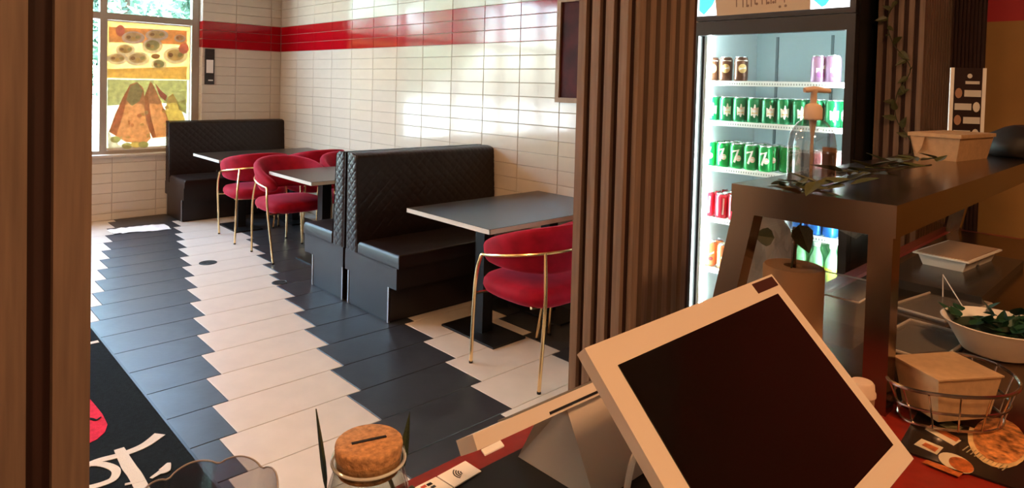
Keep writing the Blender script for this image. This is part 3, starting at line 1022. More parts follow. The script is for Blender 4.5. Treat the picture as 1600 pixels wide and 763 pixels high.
def patch(t, nm, pts2, m, r=.0004):
    bm = B()
    n = len(pts2); cx = sum(p[0] for p in pts2) / n; cz = sum(p[1] for p in pts2) / n
    rad = CR + r
    W3 = lambda a, z: bm.verts.new((-rad * math.cos(a / rad), -rad * math.sin(a / rad), z))
    c = W3(cx, cz); rings = []
    for k in (.25, .5, .75, 1.0):
        rings.append([W3(cx + (a - cx) * k, cz + (z - cz) * k) for a, z in pts2])
    for i in range(n):
        j = (i + 1) % n
        bm.faces.new((c, rings[0][i], rings[0][j]))
        for a, b in zip(rings[:-1], rings[1:]):
            bm.faces.new((a[i], b[i], b[j], a[j]))
    return obj(nm, bm, m, t)


M_CW = mat('can_print_white', (.85, .83, .78), .35); M_CR = mat('can_print_red', (.65, .03, .03), .35); M_CG = mat('can_print_gold', (.70, .50, .20), .35); M_CDG = mat('can_print_dark', (.02, .10, .05), .35); M_CPK = mat('can_print_pink', (.85, .55, .50), .35); M_CPU = mat('can_print_purple', (.30, .10, .30), .35)


def d_ginger(t):
    patch(t, 'label_shield', [(-.017, .036), (0, .026), (.017, .036), (.019, .075), (0, .09), (-.019, .075)], M_CW)
    patch(t, 'label_crown', ell2(0, .068, .009, .005, 14), M_CPK, .0009)
    patch(t, 'label_band', [(-.013, .044), (.013, .044), (.013, .052), (-.013, .052)], M_CG, .0008)


def d_seven(t):
    patch(t, 'label_numeral', [(-.020, .078), (.010, .088), (.012, .096), (-.020, .089)], M_CW, .0012)
    patch(t, 'label_numeral', [(.001, .086), (.012, .094), (-.006, .030), (-.016, .034)], M_CW, .0012)
    patch(t, 'label_spot', ell2(.009, .052, .013, .014, 20), M_CPK, .0006)
    patch(t, 'label_word', [(.003, .049), (.019, .049), (.019, .056), (.003, .056)], M_CW, .0012)


def d_root(t):
    patch(t, 'label_oval', ell2(0, .064, .021, .022, 18), M_CG, .0004)
    patch(t, 'label_word', [(-.016, .055), (.016, .061), (.016, .074), (-.016, .068)], M_CW, .0009)
    patch(t, 'label_band', [(-.028, .098), (.028, .098), (.028, .106), (-.028, .106)], M_CW, .0004)
    patch(t, 'label_band', [(-.022, .020), (.022, .020), (.022, .034), (-.022, .034)], mat('can_print_brown', (.12, .045, .02), .35), .0004)


def d_grape(t):
    patch(t, 'label_word', [(-.02, .045), (.02, .062), (.02, .082), (-.02, .065)], M_CW, .0006)
    patch(t, 'label_splash', ell2(0, .035, .018, .012, 14), M_CPU, .0004)


def d_red(t):
    patch(t, 'label_stroke', [(-.004, .02), (.004, .02), (.008, .1), (.0, .1)], M_CPK, .0005)


def d_orange(t):
    patch(t, 'label_word', [(-.018, .05), (.018, .066), (.018, .078), (-.018, .062)], M_CW, .0006)
    patch(t, 'label_band', ell2(0, .04, .012, .010, 12), M_CR, .0004)


def d_blue(t):
    patch(t, 'label_ring', ell2(0, .062, .018, .016, 18), M_CW, .0004); patch(t, 'label_disc', ell2(0, .062, .013, .011, 18), mat('can_print_navy', (.02, .06, .30), .35), .0008)


def d_plain(t):
    patch(t, 'label_panel', [(-.018, .03), (.018, .03), (.018, .085), (-.018, .085)], mat('can_print_grey', (.45, .47, .50), .35), .0004)


KINDS = {
    'ginger': ((.008, .20, .07), d_ginger, 'green soda can with a white shield on the second fridge shelf', 'green shield cans in the fridge'),
    'seven': ((.004, .26, .05), d_seven, 'green soda can with a white numeral seven on the middle fridge shelf', 'green numeral cans in the fridge'),
    'root': ((.11, .045, .025), d_root, 'brown soda can with a gold oval on the top fridge shelf', 'brown cans in the fridge'),
    'grape': ((.36, .20, .34), d_grape, 'lilac soda can with slanted white lettering on the top fridge shelf', 'lilac cans in the fridge'),
    'pink': ((.75, .30, .34), d_grape, 'pink soda can behind the hand sanitizer bottle in the fridge', 'pink cans in the fridge'),
    'red': ((.50, .02, .04), d_red, 'dark red soda can on the fourth fridge shelf', 'red cans in the fridge'),
    'orange': ((.60, .20, .08), d_orange, 'orange soda can on the lowest visible fridge shelf', 'orange cans in the fridge'),
    'blue': ((.02, .16, .55), d_blue, 'blue soda can on the fourth fridge shelf above the bottles', 'blue cans in the fridge'),
    'silver': ((.66, .68, .70), d_plain, 'silver soda can beside the blue cans in the fridge', 'silver cans in the fridge')}
PROTO = {}


def can(kind, x, y, z, rz=0.0):
    col, deco, lab, grp = KINDS[kind]
    if x > XC + .03:
        lab = {'ginger': 'green shield can', 'seven': 'green numeral seven can', 'pink': 'pink can', 'red': 'dark red can', 'orange': 'orange can'}[kind] + ' standing behind the front row of its kind in the fridge'; grp += ', rear rows'
    if kind not in PROTO:
        o = PROTO[kind] = make_can(col, kind, deco)
    else:
        o = copy_tree(PROTO[kind])
    o['label'] = lab; o['group'] = grp
    o.location = (x, y, z); o.rotation_euler = (0, 0, R(36) + rz)
    return o


XC = FX0 + .128


def can_at(kind, px, py, shelf, row=0, rz=0.0):
    p = atx(px, py, XC)
    can(kind, XC + row * .070, p.y, SH[shelf] + .0005, rz)


for px in (1113, 1134, 1158): can_at('root', px, 110, 1, 0, random.uniform(-.2, .2))
for px in (1279.5, 1302): can_at('grape', px, 110, 1)
yl, yr = atx(1114, 170, XC).y, atx(1302, 175, XC).y
for i in range(9):
    can('ginger', XC, yl + (yr - yl) * i / 8, SH[2] + .0005, random.uniform(-.15, .15))
for i in range(9):
    can('ginger', XC + .0705, yl + (yr - yl) * i / 8, SH[2] + .0005, random.uniform(-.3, .3))
ys0 = atx(1109.5, 240, XC).y; ys4 = atx(1196, 245, XC).y
for i in range(5):
    for row in range(3):
        can('seven', XC + row * .0705, ys0 + (ys4 - ys0) * i / 4, SH[3] + .0005, random.uniform(-.1, .1) - .25)
can('seven', XC + .0705, ys4 - .068, SH[3] + .0005, .8); can('seven', XC + .141, ys4 - .068, SH[3] + .0005, .6)
for row in range(2):
    for px in (1279, 1303): can_at('pink', px, 245, 3, row)
for row in range(3):
    for px in (1106, 1128, 1149): can_at('red', px, 320, 4, row)
for px in (1250, 1274, 1298): can_at('blue', px, 355, 4)
for px in (1226,): can_at('silver', px, 350, 4)
for row in range(2):
    for px in (1109, 1131): can_at('orange', px, 400, 5, row)

M_BOT = mat('green_bottle', (.25, .62, .30), .08, spec=.6, trans=.0, noise=.1, nscale=20); M_BOTY = mat('bottle_label', (.70, .78, .08), .4)
bp = None
for row in range(3):
    for i in range(5):
        y = atx(1300 - i * 25, 430, XC).y
        if bp is None:
            o = bp = thing('soda_bottle', 'clear green soda bottle with a yellow label on the lowest visible fridge shelf', 'bottle', (0, 0, 0), 0, 'green bottles in the fridge')
            bm = B(); lathe(bm, [(.026, 0), (.0315, .01), (.0315, .125), (.026, .15), (.013, .182), (.0125, .20)], 20); obj('body', bm, M_BOT, bp, smooth=True)
            bm = B(); lathe(bm, [(.0145, .198), (.0145, .216), (.012, .218)], 14); obj('cap', bm, mat('bottle_cap', (.75, .82, .72), .4), bp)
            bm = B(); lathe(bm, [(.0320, .05), (.0320, .115)], 20, caps=False); obj('label_band', bm, M_BOTY, bp, smooth=True)
        else:
            o = copy_tree(bp)
        if row:
            o['label'] = 'green soda bottle standing behind the front row of bottles'; o['group'] = 'rear green bottles in the fridge'
        o.location = (XC + row * .068, y, SH[5] + .0005)

# ------------------------------------------------------------------ service counter
CY0, CY1, CZ = -7.68, -7.083, 1.0
t = thing('service_counter', 'service counter with a red top along the opening', 'counter', (-2.2, -7.38, 0))
bm = B(); box(bm, -1.75, 1.70, CY0 + 7.38, CY1 + 7.38, CZ - .035, CZ); obj('countertop', bm, M_COUNTER, t, bevel=.003)
bm = B(); box(bm, -1.74, 1.70, -.25, .27, 0, CZ - .035); obj('cabinet', bm, mat('counter_panel', (.05, .03, .02), .6), t)

# steel display stand
SX0, SX1, SY0, SY1, SZ = -2.345, -.55, -7.440, -7.164, 1.335
t = thing('display_stand', 'brown stainless steel food display stand with a shiny top on the counter', 'stand', (SX0, SY0, CZ))
O = Vector((SX0, SY0, CZ))
bm = B(); box(bm, 0, SX1 - SX0, 0, SY1 - SY0, SZ - .052 - CZ, SZ - CZ); obj('top_shelf', bm, M_STEEL, t, bevel=.004)
bm = B(); box(bm, .06, SX1 - SX0, -.17, SY1 - SY0 + .03, 0, .004); obj('deck', bm, M_STEEL, t)
bm = B(); box(bm, .002, .040, .004, .040, 0, SZ - .05 - CZ); obj('post', bm, M_STEEL, t, bevel=.003)
bm = B(); box(bm, .0405, .056, .012, .036, 0.02, SZ - .07 - CZ); obj('post_channel', bm, M_STEEL, t, bevel=.002)
bm = B(); box(bm, SX1 - SX0 - .04, SX1 - SX0 - .002, .004, .04, 0, SZ - .05 - CZ); obj('post', bm, M_STEEL, t, bevel=.003)
for xx in (.002, SX1 - SX0 - .04):
    bm = B(); a0, a1 = Vector((xx, SY1 - SY0 - .045, SZ - .05 - CZ)), Vector((xx, SY1 - SY0 + .012, 0))
    loft(bm, [[a0, a0 + Vector((.038, 0, 0)), a0 + Vector((.038, .042, 0)), a0 + Vector((0, .042, 0))], [a1, a1 + Vector((.038, 0, 0)), a1 + Vector((.038, .042, 0)), a1 + Vector((0, .042, 0))]])
    obj('post', bm, M_STEEL, t, bevel=.003)
a0, a1 = Vector((.045, SY1 - SY0 - .02, SZ - .06 - CZ)), Vector((.045, SY1 - SY0 + .035, .01))
bm = B(); L_ = Vector((SX1 - SX0 - .09, 0, 0)); dv = Vector((0, .005, 0)); prism(bm, [a0, a0 + L_, a1 + L_, a1], dv); obj('front_glass', bm, glassmat('guard_glass', (.95, .96, .95), .05), t)

# ------------------------------------------------------------------ point of sale terminal
t = thing('pos_terminal', 'cream touch screen till with a tilted dark screen on the counter', 'till', (-2.856, -7.40, CZ))
O = Vector((-2.856, -7.40, CZ))
MC = Vector((-2.856, -7.478, 1.194)) - O
ex, ev = Vector((1, 0, 0)), Vector((0, .7071, .7071)); en = ex.cross(ev)
OW, OH0, OH1 = .182, -.1155, .1175
bm = B(); obox(bm, MC + ev * ((OH0 + OH1) / 2) - en * .006, 2 * OW, OH1 - OH0, .012, ex, ev, en); mon = obj('monitor_shell', bm, M_PLASTIC, t, bevel=.003, seg=2, smooth=True)
bm = B(); obox(bm, MC + ex * .003 + en * .0002, .318, .187, .002, ex, ev, en); obj('screen', bm, M_SCREEN, mon)
bm = B(); obox(bm, MC + ex * .151 + ev * .1085 + en * .0004, .052, .0125, .001, ex, ev, en); obj('logo_plate', bm, mat('logo_brown', (.05, .015, .012), .4), mon)
bm = B(); obox(bm, MC - en * .030 + ev * -.02, .20, .13, .04, ex, ev, en); obj('rear_housing', bm, M_PLASTIC, mon, bevel=.01, smooth=True)
# foot and neck
bm = B(); box(bm, -.11, .13, -.14, .10, .003, .018); obj('foot', bm, M_BLACK, t, bevel=.005)
bm = B(); loft(bm, [[(-.04, -.06, .015), (.05, -.06, .015), (.05, .0, .015), (-.04, .0, .015)], [(-.04, -.04, .17), (.05, -.04, .17), (.05, .02, .17), (-.04, .02, .17)]]); obj('neck', bm, M_PLASTIC, t, bevel=.004)
# customer side display
e0 = Vector((-3.040, -7.25, 1.1415)) - O; e1 = Vector((-2.70, -7.25, 1.136)) - O
dn = Vector((0, math.cos(R(33.5)), -math.sin(R(33.5)))); nn = Vector((0, math.sin(R(33.5)), math.cos(R(33.5))))
LX_ = (e1 - e0).normalized()
cdc = (e0 + e1) / 2 + dn * .016 - nn * .008
bm = B(); obox(bm, cdc, (e1 - e0).length, .032, .016, LX_, dn, nn); dsp = obj('customer_display', bm, M_PLASTIC, t, bevel=.003)
bm = B(); obox(bm, cdc + nn * .0085 + LX_ * .03, (e1 - e0).length - .06, .029, .003, LX_, dn, nn); obj('display_glass', bm, mat('display_grey', (.16, .15, .13), .2), dsp)
bm = B(); obox(bm, (e0 * .38 + e1 * .62) - nn * .012 - dn * .0004, .20, .002, .003, LX_, dn, nn); obj('seam', bm, M_BLACK, dsp)
top4 = [Vector((-2.890, -7.246, 1.124)) - O, Vector((-2.70, -7.246, 1.120)) - O, Vector((-2.70, -7.205, 1.098)) - O, Vector((-2.890, -7.205, 1.098)) - O]
bot4 = [Vector((-2.862, -7.275, 1.003)) - O, Vector((-2.70, -7.275, 1.003)) - O, Vector((-2.70, -7.140, 1.003)) - O, Vector((-2.862, -7.140, 1.003)) - O]
bm = B(); loft(bm, [bot4, top4]); obj('display_neck', bm, M_PLASTIC, t, bevel=.004)
bm = B(); tube(bm, smoothpts([Vector((-2.85, -7.31, 1.03)) - O, Vector((-2.84, -7.315, 1.075)) - O, Vector((-2.80, -7.32, 1.08)) - O], 6), .004, 8); obj('cable', bm, M_WHITE, t, smooth=True)

# black counter mat, cards, paper scrap
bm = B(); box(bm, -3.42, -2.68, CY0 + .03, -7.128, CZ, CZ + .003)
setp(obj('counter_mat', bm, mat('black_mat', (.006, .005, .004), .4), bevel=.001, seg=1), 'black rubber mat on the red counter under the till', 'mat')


def card(lab, px_pts, deco):
    P_ = [atz(a, b, CZ + .004) for a, b in px_pts]
    c = sum(P_, Vector()) / 4
    t = thing('payment_card_sign', lab, 'sign', (c.x, c.y, CZ + .003))
    o_ = Vector((c.x, c.y, CZ + .003))
    bm = B(); prism(bm, [p - o_ for p in P_], (0, 0, .0014)); obj('card', bm, M_PAPER, t)
    deco(t, o_)


def deco_wave(t, o_):
    for k in range(4):
        rr = .0035 + .0032 * k
        c = atz(724, 738, CZ + .0056) - o_
        bm = B()
        pts = [c + Vector((-rr * math.cos(a), -rr * math.sin(a) * 1.0, 0)) for a in [R(-48 + 12 * i) - .25 for i in range(9)]]
        ribbon(bm, pts, [.0014] * 9, (0, 0, 1), .0003); obj('wave_mark', bm, M_BLACK, t)


def deco_blk(t, o_):
    for (a, b, w_, m) in ((671, 757, .007, M_BLACK), (677, 761, .006, M_BLACK), (662, 761, .007, mat('mark_red', (.5, .08, .05), .5))):
        c = atz(a, b, CZ + .0056) - o_
        bm = B(); box(bm, c.x - w_ / 2, c.x + w_ / 2, c.y - w_ / 3, c.y + w_ / 3, c.z - .0003, c.z + .0003); obj('logo_mark', bm, m, t)


card('white contactless payment card with a black wave symbol on the counter', [(683, 746), (727, 722), (752, 738), (710, 763)], deco_wave)
card('white payment card with small red and black logos on the counter', [(640, 768), (681, 747), (708, 764), (668, 790)], deco_blk)
p = atz(770, 700, CZ + .004)
bm = B(); loft(bm, [[(p.x + a + b, p.y + c_, CZ + .0005 + hh_) for b, c_, hh_ in ((0, -.004, 0), (0, .004, .004), (0, .004, .006), (0, -.004, .002))] for a in (-.018, -.006, .006, .018)])
setp(obj('paper_scrap', bm, M_PAPER), 'small curled white paper scrap on the red counter edge', 'paper')

# tip jar
p = atz(582, 690, 1.135)
t = thing('tip_jar', 'glass tip jar with a slotted cork lid on the counter edge', 'jar', (p.x - .004, p.y, CZ))
M_JAR = glassmat('jar_glass', (.92, .93, .90), .16)
bm = B(); lathe(bm, [(.036, 0), (.040, .006), (.041, .09), (.037, .104), (.0345, .110), (.0375, .116), (.0372, .124), (.0342, .125), (.033, .112), (.0385, .09), (.0375, .008), (.001, .008)], 32, caps=False)
obj('glass', bm, M_JAR, t, smooth=True)
M_CORK = mat('cork', (.52, .26, .11), .9, noise=.35, nscale=160, bump=.4, bscale=200)
bm = B(); lathe(bm, [(.028, .106), (.0315, .108), (.0345, .133), (.034, .136), (.0325, .1375)], 32)
bmr = B(); tube(bmr, [(.0368 * math.cos(a), .0368 * math.sin(a), .1185) for a in [2 * math.pi * i / 40 for i in range(41)]], .0017, 8); obj('glass_rim', bmr, mat('rim_glass', (.62, .60, .55), .1, spec=.7), t, smooth=True)
ck = obj('cork_lid', bm, M_CORK, t, smooth=True, angle=50)
bm = B(); obox(bm, (0, 0, .1375), .036, .0035, .002, (.95, -.30, 0), (.30, .95, 0)); obj('coin_slot', bm, M_BLACK, ck)
bm = B()
for k in range(7):
    a = k * .9; obox(bm, (.014 * math.cos(a), .014 * math.sin(a), .02 + .006 * k), .03, .02, .002, (math.cos(a), math.sin(a), .2), (-math.sin(a), math.cos(a), 0))
for k in range(5):
    a = k * 1.3; lathe(bm, [(.012, 0), (.012, .002)], 14, (.018 * math.cos(a), .018 * math.sin(a), .009 + .0022 * k))
setp(obj('money', bm, mat('money_mix', (.45, .42, .36), .5, noise=.4, nscale=40), t), kind='stuff')
jar_loc = Vector((p.x - .004, p.y, CZ))
# leaves round the jar
LEAFM = {}


def leafmesh(m, ln=1.0, wd=.6):
    k = (m.name, ln, wd)
    if k in LEAFM: return LEAFM[k]
    bm = B()
    prof = [(0, .02), (.12, .75), (.3, 1.0), (.55, .8), (.8, .4), (1, .02)]
    L_ = []
    for a, b in prof:
        L_.append([Vector((a * ln, -b * wd / 2, .10 * b * wd)), Vector((a * ln, 0, -.02 * b)), Vector((a * ln, b * wd / 2, .10 * b * wd)), Vector((a * ln, 0, -.02 * b - .012))])
    loft(bm, L_)
    bmesh.ops.recalc_face_normals(bm, faces=bm.faces[:])
    me = bpy.data.meshes.new('leaf'); bm.to_mesh(me); bm.free(); me.materials.append(m)
    LEAFM[k] = me
    return me


def leaf(par, pos, direc, size, m=M_LEAF, wd=.6, upv=(0, 0, 1)):
    d = Vector(direc).normalized(); u_ = Vector(upv)
    s = u_.cross(d)
    if s.length < .05: s = d.orthogonal()
    s.normalize(); n_ = d.cross(s)
    o = mobj('leaf', leafmesh(m, 1.0, wd), par)
    o.matrix_local = Matrix.Translation(Vector(pos)) @ Matrix(((d.x, s.x, n_.x, 0), (d.y, s.y, n_.y, 0), (d.z, s.z, n_.z, 0), (0, 0, 0, 1))) @ Matrix.Diagonal((size, size, size, 1))
    return o


def vine(lab, pts, rad, leaves, m=M_LEAF):
    P_ = smoothpts(pts, 6)
    o_ = P_[0].copy()
    t = thing('ivy_garland', lab, 'vine', o_)
    bm = B(); tube(bm, [p - o_ for p in P_], rad, 6); obj('stem', bm, M_STEM, t, smooth=True)
    for (pos, d, s, wd, up_) in leaves:
        leaf(t, Vector(pos) - o_, d, s, m, wd, up_)
    return t


J = jar_loc
lv = [(J + Vector((-.036, .02, .09)), (-.10, .10, 1), .085, .16, (.8, -.6, .1)), (J + Vector((.044, .005, .085)), (.35, .25, 1), .06, .16, (-.7, -.7, .2))]
pts = [J + Vector((.046 * math.cos(a), .046 * math.sin(a), .02 + .075 * abs(math.sin(a * 1.5)))) for a in [R(200 + 16 * i) for i in range(14)]]
vine('thin green vine with blade leaves wound round the tip jar', pts, .0022, lv)

# scalloped clear cup
t = thing('scalloped_cup', 'clear plastic cup with a scalloped rim beside the tip jar', 'cup', (-3.270, -7.150, CZ))
bm = B(); loops = []
for rr, zz, am in ((.040, .002, 0), (.047, .04, .1), (.055, .085, .5), (.061, .118, 1.0)):
    loops.append([((rr) * math.cos(a), (rr) * math.sin(a), zz + .009 * am * abs(math.cos(a * 4 + .4)) ** .6) for a in [2 * math.pi * i / 96 for i in range(96)]])
inn = [[(x * .965, y * .965, z + .0015) for x, y, z in lp] for lp in loops[::-1]]
loft(bm, loops + inn)
obj('cup', bm, glassmat('clear_plastic', (.80, .79, .79), .22, .05), t, smooth=True)
bm = B(); rim = [(.0600 * math.cos(a), .0600 * math.sin(a), .1185 + .009 * abs(math.cos(a * 4 + .4)) ** .6) for a in [2 * math.pi * i / 96 for i in range(97)]]
tube(bm, rim, .0009, 6); obj('rim', bm, mat('clear_rim', (.42, .38, .36), .12, spec=.6), t, smooth=True)

# ------------------------------------------------------------------ things on the display stand
p = atz(1266, 289, SZ)
t = thing('hand_sanitizer', 'clear domed pump bottle of hand sanitizer on the display stand', 'bottle', (p.x, p.y, SZ))
M_PET = glassmat('clear_pet', (.86, .85, .84), .28)
rB = .042
bm = B(); lathe(bm, [(.036, .0), (.042, .006), (.042, .075), (.038, .098), (.027, .116), (.015, .125), (.013, .130)], 32, caps=False); obj('bottle', bm, M_PET, t, smooth=True)
bm = B(); lathe(bm, [(.001, .003), (.038, .003), (.0395, .01), (.0395, .062), (.001, .062)], 28, caps=False); obj('gel', bm, glassmat('gel', (.72, .66, .64), .05), t, smooth=True)
bm = B(); lathe(bm, [(.0155, .122), (.0165, .126), (.0165, .143), (.013, .150), (.006, .153), (.0055, .172), (.007, .174), (.007, .180), (.003, .182)], 24); pump = obj('pump_cap', bm, mat('pump_cream', (.62, .46, .34), .5), t, smooth=True)
bm = B(); tube(bm, [(.024, -.02, .1765), (0, 0, .179), (-.014, .012, .177)], [.004, .006, .005], 10); obj('spout', bm, MATS['pump_cream'], pump, smooth=True)
bm = B(); tube(bm, [(0, 0, .01), (0, 0, .09), (0, 0, .125)], [.003, .003, .008], 8); obj('dip_tube', bm, MATS['pump_cream'], pump, smooth=True)
bm = B()
lp = []
for zz in (.012, .07):
    lp.append([(.0424 * math.cos(a), .0424 * math.sin(a), zz) for a in [R(-70 + 8 * i) - .25 for i in range(11)]])
loft(bm, lp, close=False, caps=False); obj('front_label', bm, mat('sanitizer_label', (.55, .33, .20), .5), t)

# kraft takeaway box on the stand
a, b, c = atz(1430, 243, SZ), atz(1499, 254, SZ), atz(1560, 247, SZ)
dx_ = (c - b).normalized()
ang = math.atan2(dx_.y, dx_.x)
t = thing('takeaway_box', 'kraft cardboard takeaway box on top of the display stand', 'box', (b.x, b.y, SZ), ang)
dl = (a - b).length
side = .235
DP = .125
bm = B(); loft(bm, [[(0.012, 0.012, 0), (side - .012, .012, 0), (side - .012, DP - .012, 0), (.012, DP - .012, 0)], [(0, 0, .068), (side, 0, .068), (side, DP, .068), (0, DP, .068)]])
obj('tray', bm, M_KRAFT, t, bevel=.002, seg=1)
bm = B(); box(bm, -.003, side + .003, -.003, DP + .003, .062, .072); obj('lid', bm, M_KRAFT, t, bevel=.002, seg=1)
bm = B(); prism(bm, [(-.0005, .085, .060), (-.0005, .120, .060), (-.0005, .105, .012), (-.0005, .092, .03)], (-.0015, 0, 0)); obj('tuck_flap', bm, M_KRAFT, t)

# menu sign holder
d_ = ray(1508, 200); d_.normalize()
pp_ = CAM + ray(1508, 215) * 2.2
t = thing('menu_stand', 'clear acrylic stand with a dark menu card behind the takeaway box', 'sign', (pp_.x, pp_.y, SZ), R(-52))
W2, HT = .049, .27
bm = B(); box(bm, -W2 - .004, W2 + .004, -.03, .03, 0, .004); obj('base', bm, glassmat('acrylic', (.95, .95, .95), .06), t)
bm = B(); box(bm, -W2, W2, -.002, .002, .004, HT); cdm = obj('card', bm, mat('menu_dark', (.025, .012, .012), .35), t)
for s in (-1, 1):
    bm = B(); box(bm, s * W2 - .0055, s * W2 + .0055, -.004, .003, .004, HT); obj('white_edge', bm, mat('acrylic_edge', (.88, .86, .82), .4), t)
for i, (zc, side_) in enumerate(((.185, 1), (.140, -1), (.095, 1), (.05, -1))):
    bm = B(); box(bm, side_ * .007 - .027 + (.010 if side_ > 0 else -.004), side_ * .007 + .028 + (.006 if side_ > 0 else -.008), -.0035, -.0015, zc - .011, zc + .011); obj('price_panel', bm, mat('menu_panel', (.62, .60, .56), .5), cdm)
    bm = B(); prism(bm, [(-side_ * .028 + .011 * math.cos(q * .5236), -.0036, zc + .017 * math.sin(q * .5236)) for q in range(12)], (0, -.0006, 0)); obj('dish_photo', bm, (mat('dish_a', (.40, .22, .14), .5), mat('dish_b', (.72, .68, .62), .5))[i % 2], cdm)
bm = B(); prism(bm, [(.008 * math.cos(q * .785) + .004, -.0036, .243 + .008 * math.sin(q * .785)) for q in range(8)], (0, -.0006, 0)); box(bm, -.008, .035, -.0035, -.0015, .216, .226); obj('heading_mark', bm, MATS['menu_panel'], cdm)
# dark bag at the far end of the stand
bm = B()
bmesh.ops.create_icosphere(bm, subdivisions=3, radius=.1)
rnd = random.Random(5)
for v in bm.verts:
    v.co = Vector((v.co.x * 1.25 * (1 + rnd.uniform(-.05, .05)), v.co.y * .9, max(-.03, v.co.z * .62 + rnd.uniform(-.006, .006))))
pb = CAM + ray(1592, 240) * 1.95
setp(obj('dark_pouch', bm, mat('pouch_black', (.012, .010, .009), .6), smooth=True, loc=(pb.x + .03, pb.y, SZ + .03)), 'soft black pouch beside the takeaway box on the stand', 'pouch')

# ivy on the stand and on the pillar
def rleaf(p, s, rnd):
    a = rnd.random() * 6.28
    return (p, (math.cos(a), math.sin(a), rnd.uniform(-.2, .35)), s, .42, (rnd.uniform(-.4, .4), rnd.uniform(-.4, .4), 1))


rnd = random.Random(11)
gp = [atz(1222, 298, SZ + .004), atz(1262, 301, SZ + .006), atz(1305, 288, SZ + .010), atz(1350, 275, SZ + .02), atz(1400, 265, SZ + .02), atz(1455, 258, SZ + .012)]
lvs = []
for p in smoothpts(gp, 5)[2:]:
    for k in range(2):
        lvs.append(rleaf(p + Vector((rnd.uniform(-.01, .01), rnd.uniform(-.02, .02), rnd.uniform(.0, .02))), rnd.uniform(.035, .06), rnd))
lvs.append((atz(1252, 296, SZ + .01), (-.5, .6, .05), .055, .35, (0, 0, 1)))
lvs.append((atz(1275, 284, SZ + .03), (-.9, -.1, -.3), .055, .4, (0, 0, 1)))
vine('ivy garland lying across the shiny top of the display stand', gp, .0018, lvs, M_LEAF2)
# strand hanging below the shelf edge with two large leaves
h0 = atx(1255, 352, SX0 + .10)
hp = [Vector((h0.x, h0.y, SZ - .05)), atx(1243, 385, SX0 + .10), atx(1236, 420, SX0 + .11), atx(1224, 445, SX0 + .12)]
la, lb = atx(1210, 372, SX0 + .09), atx(1248, 352, SX0 + .09)
ta, tb = atx(1180, 368, SX0 + .09), atx(1263, 392, SX0 + .09)
nrm = -(ray(1220, 370)).normalized()
vine('ivy strand with two broad heart leaves hanging under the stand', hp, .0015,
     [(la, ta - la, (ta - la).length * 1.1, .85, nrm), (lb, tb - lb, (tb - lb).length * 1.1, .75, nrm)], M_LEAF2)
gp = [Vector((-.445, -6.80 - .012 * i - .01 * math.sin(i * 1.3) - (.05 if i % 3 == 0 else 0), 2.25 - .105 * i)) for i in range(11)]
lvs = []
for p in smoothpts(gp, 3):
    lvs.append((p, (rnd.uniform(-.5, -.1), rnd.uniform(-1, 1), rnd.uniform(-.8, .5)), rnd.uniform(.035, .06), .5, (-1, 0, .3)))
vine('ivy garland climbing the slatted pillar beside the drinks fridge', gp, .002, lvs, M_LEAF2)

# ------------------------------------------------------------------ things under the stand
CD = CZ + .004
# paper roll on a rod
q = CAM + ray(1240, 415) * 1.27
t = thing('paper_roll', 'brown paper towel roll on an upright metal rod under the stand', 'paper roll', (q.x, q.y, CD))
hr = q.z - CD
bm = B(); lathe(bm, [(.055, .008), (.0555, hr - .004), (.053, hr), (.018, hr), (.017, hr - .02), (.001, hr - .02)], 36); obj('roll', bm, mat('brown_paper', (.36, .21, .11), .85, bump=.08, bscale=80), t, smooth=True)
bm = B(); lathe(bm, [(.06, 0), (.06, .006), (.055, .009)], 32); obj('base', bm, M_STEEL, t)
bm = B(); tube(bm, [(0, 0, .0), (0, 0, hr + .075)], .0045, 10); obj('rod', bm, M_STEEL, t, smooth=True)
# crumpled clear bag
q = CAM + ray(1202, 430) * 1.42
bm = B(); bmesh.ops.create_icosphere(bm, subdivisions=4, radius=1)
rnd = random.Random(8)
from mathutils import noise as mn
for v in bm.verts:
    n_ = mn.noise(v.co * 2.6) * .22 + mn.noise(v.co * 7) * .10
    v.co = v.co * (1 + n_); v.co = Vector((v.co.x * .055, v.co.y * .05, max(-.118, v.co.z * .125)))
setp(obj('plastic_bag', bm, filmmat('bag_white', (.74, .68, .62), .5), smooth=True, angle=30, loc=(q.x, q.y, CD + .120)), 'crumpled pale plastic bag behind the slanted stand leg', 'bag')

# clear food container
q = atz(1325, 535, CD)
t = thing('food_container', 'clear plastic food container standing behind the steel post', 'container', (q.x + .035, q.y + .035, CD))
M_CLR = milkymat('clear_tub', (.52, .47, .41), .76, .2)
bm = B(); a_, b_ = .085, .065
lo = [[(-a_ * .85, -b_ * .85, 0), (a_ * .85, -b_ * .85, 0), (a_ * .85, b_ * .85, 0), (-a_ * .85, b_ * .85, 0)], [(-a_, -b_, .098), (a_, -b_, .098), (a_, b_, .098), (-a_, b_, .098)]]
loft(bm, lo); obj('tub', bm, M_CLR, t, bevel=.012, seg=3, smooth=True)
bm = B(); box(bm, -a_ - .005, a_ + .005, -b_ - .005, b_ + .005, .097, .103); obj('lid', bm, M_CLR, t, bevel=.002)
bm = B(); tube(bm, [(-a_ - .004, -b_ - .004, .101), (a_ + .004, -b_ - .004, .101), (a_ + .004, b_ + .004, .101), (-a_ - .004, b_ + .004, .101), (-a_ - .004, -b_ - .004, .101)], .0018, 6); obj('rim', bm, mat('clear_edge', (.75, .70, .64), .2), t)

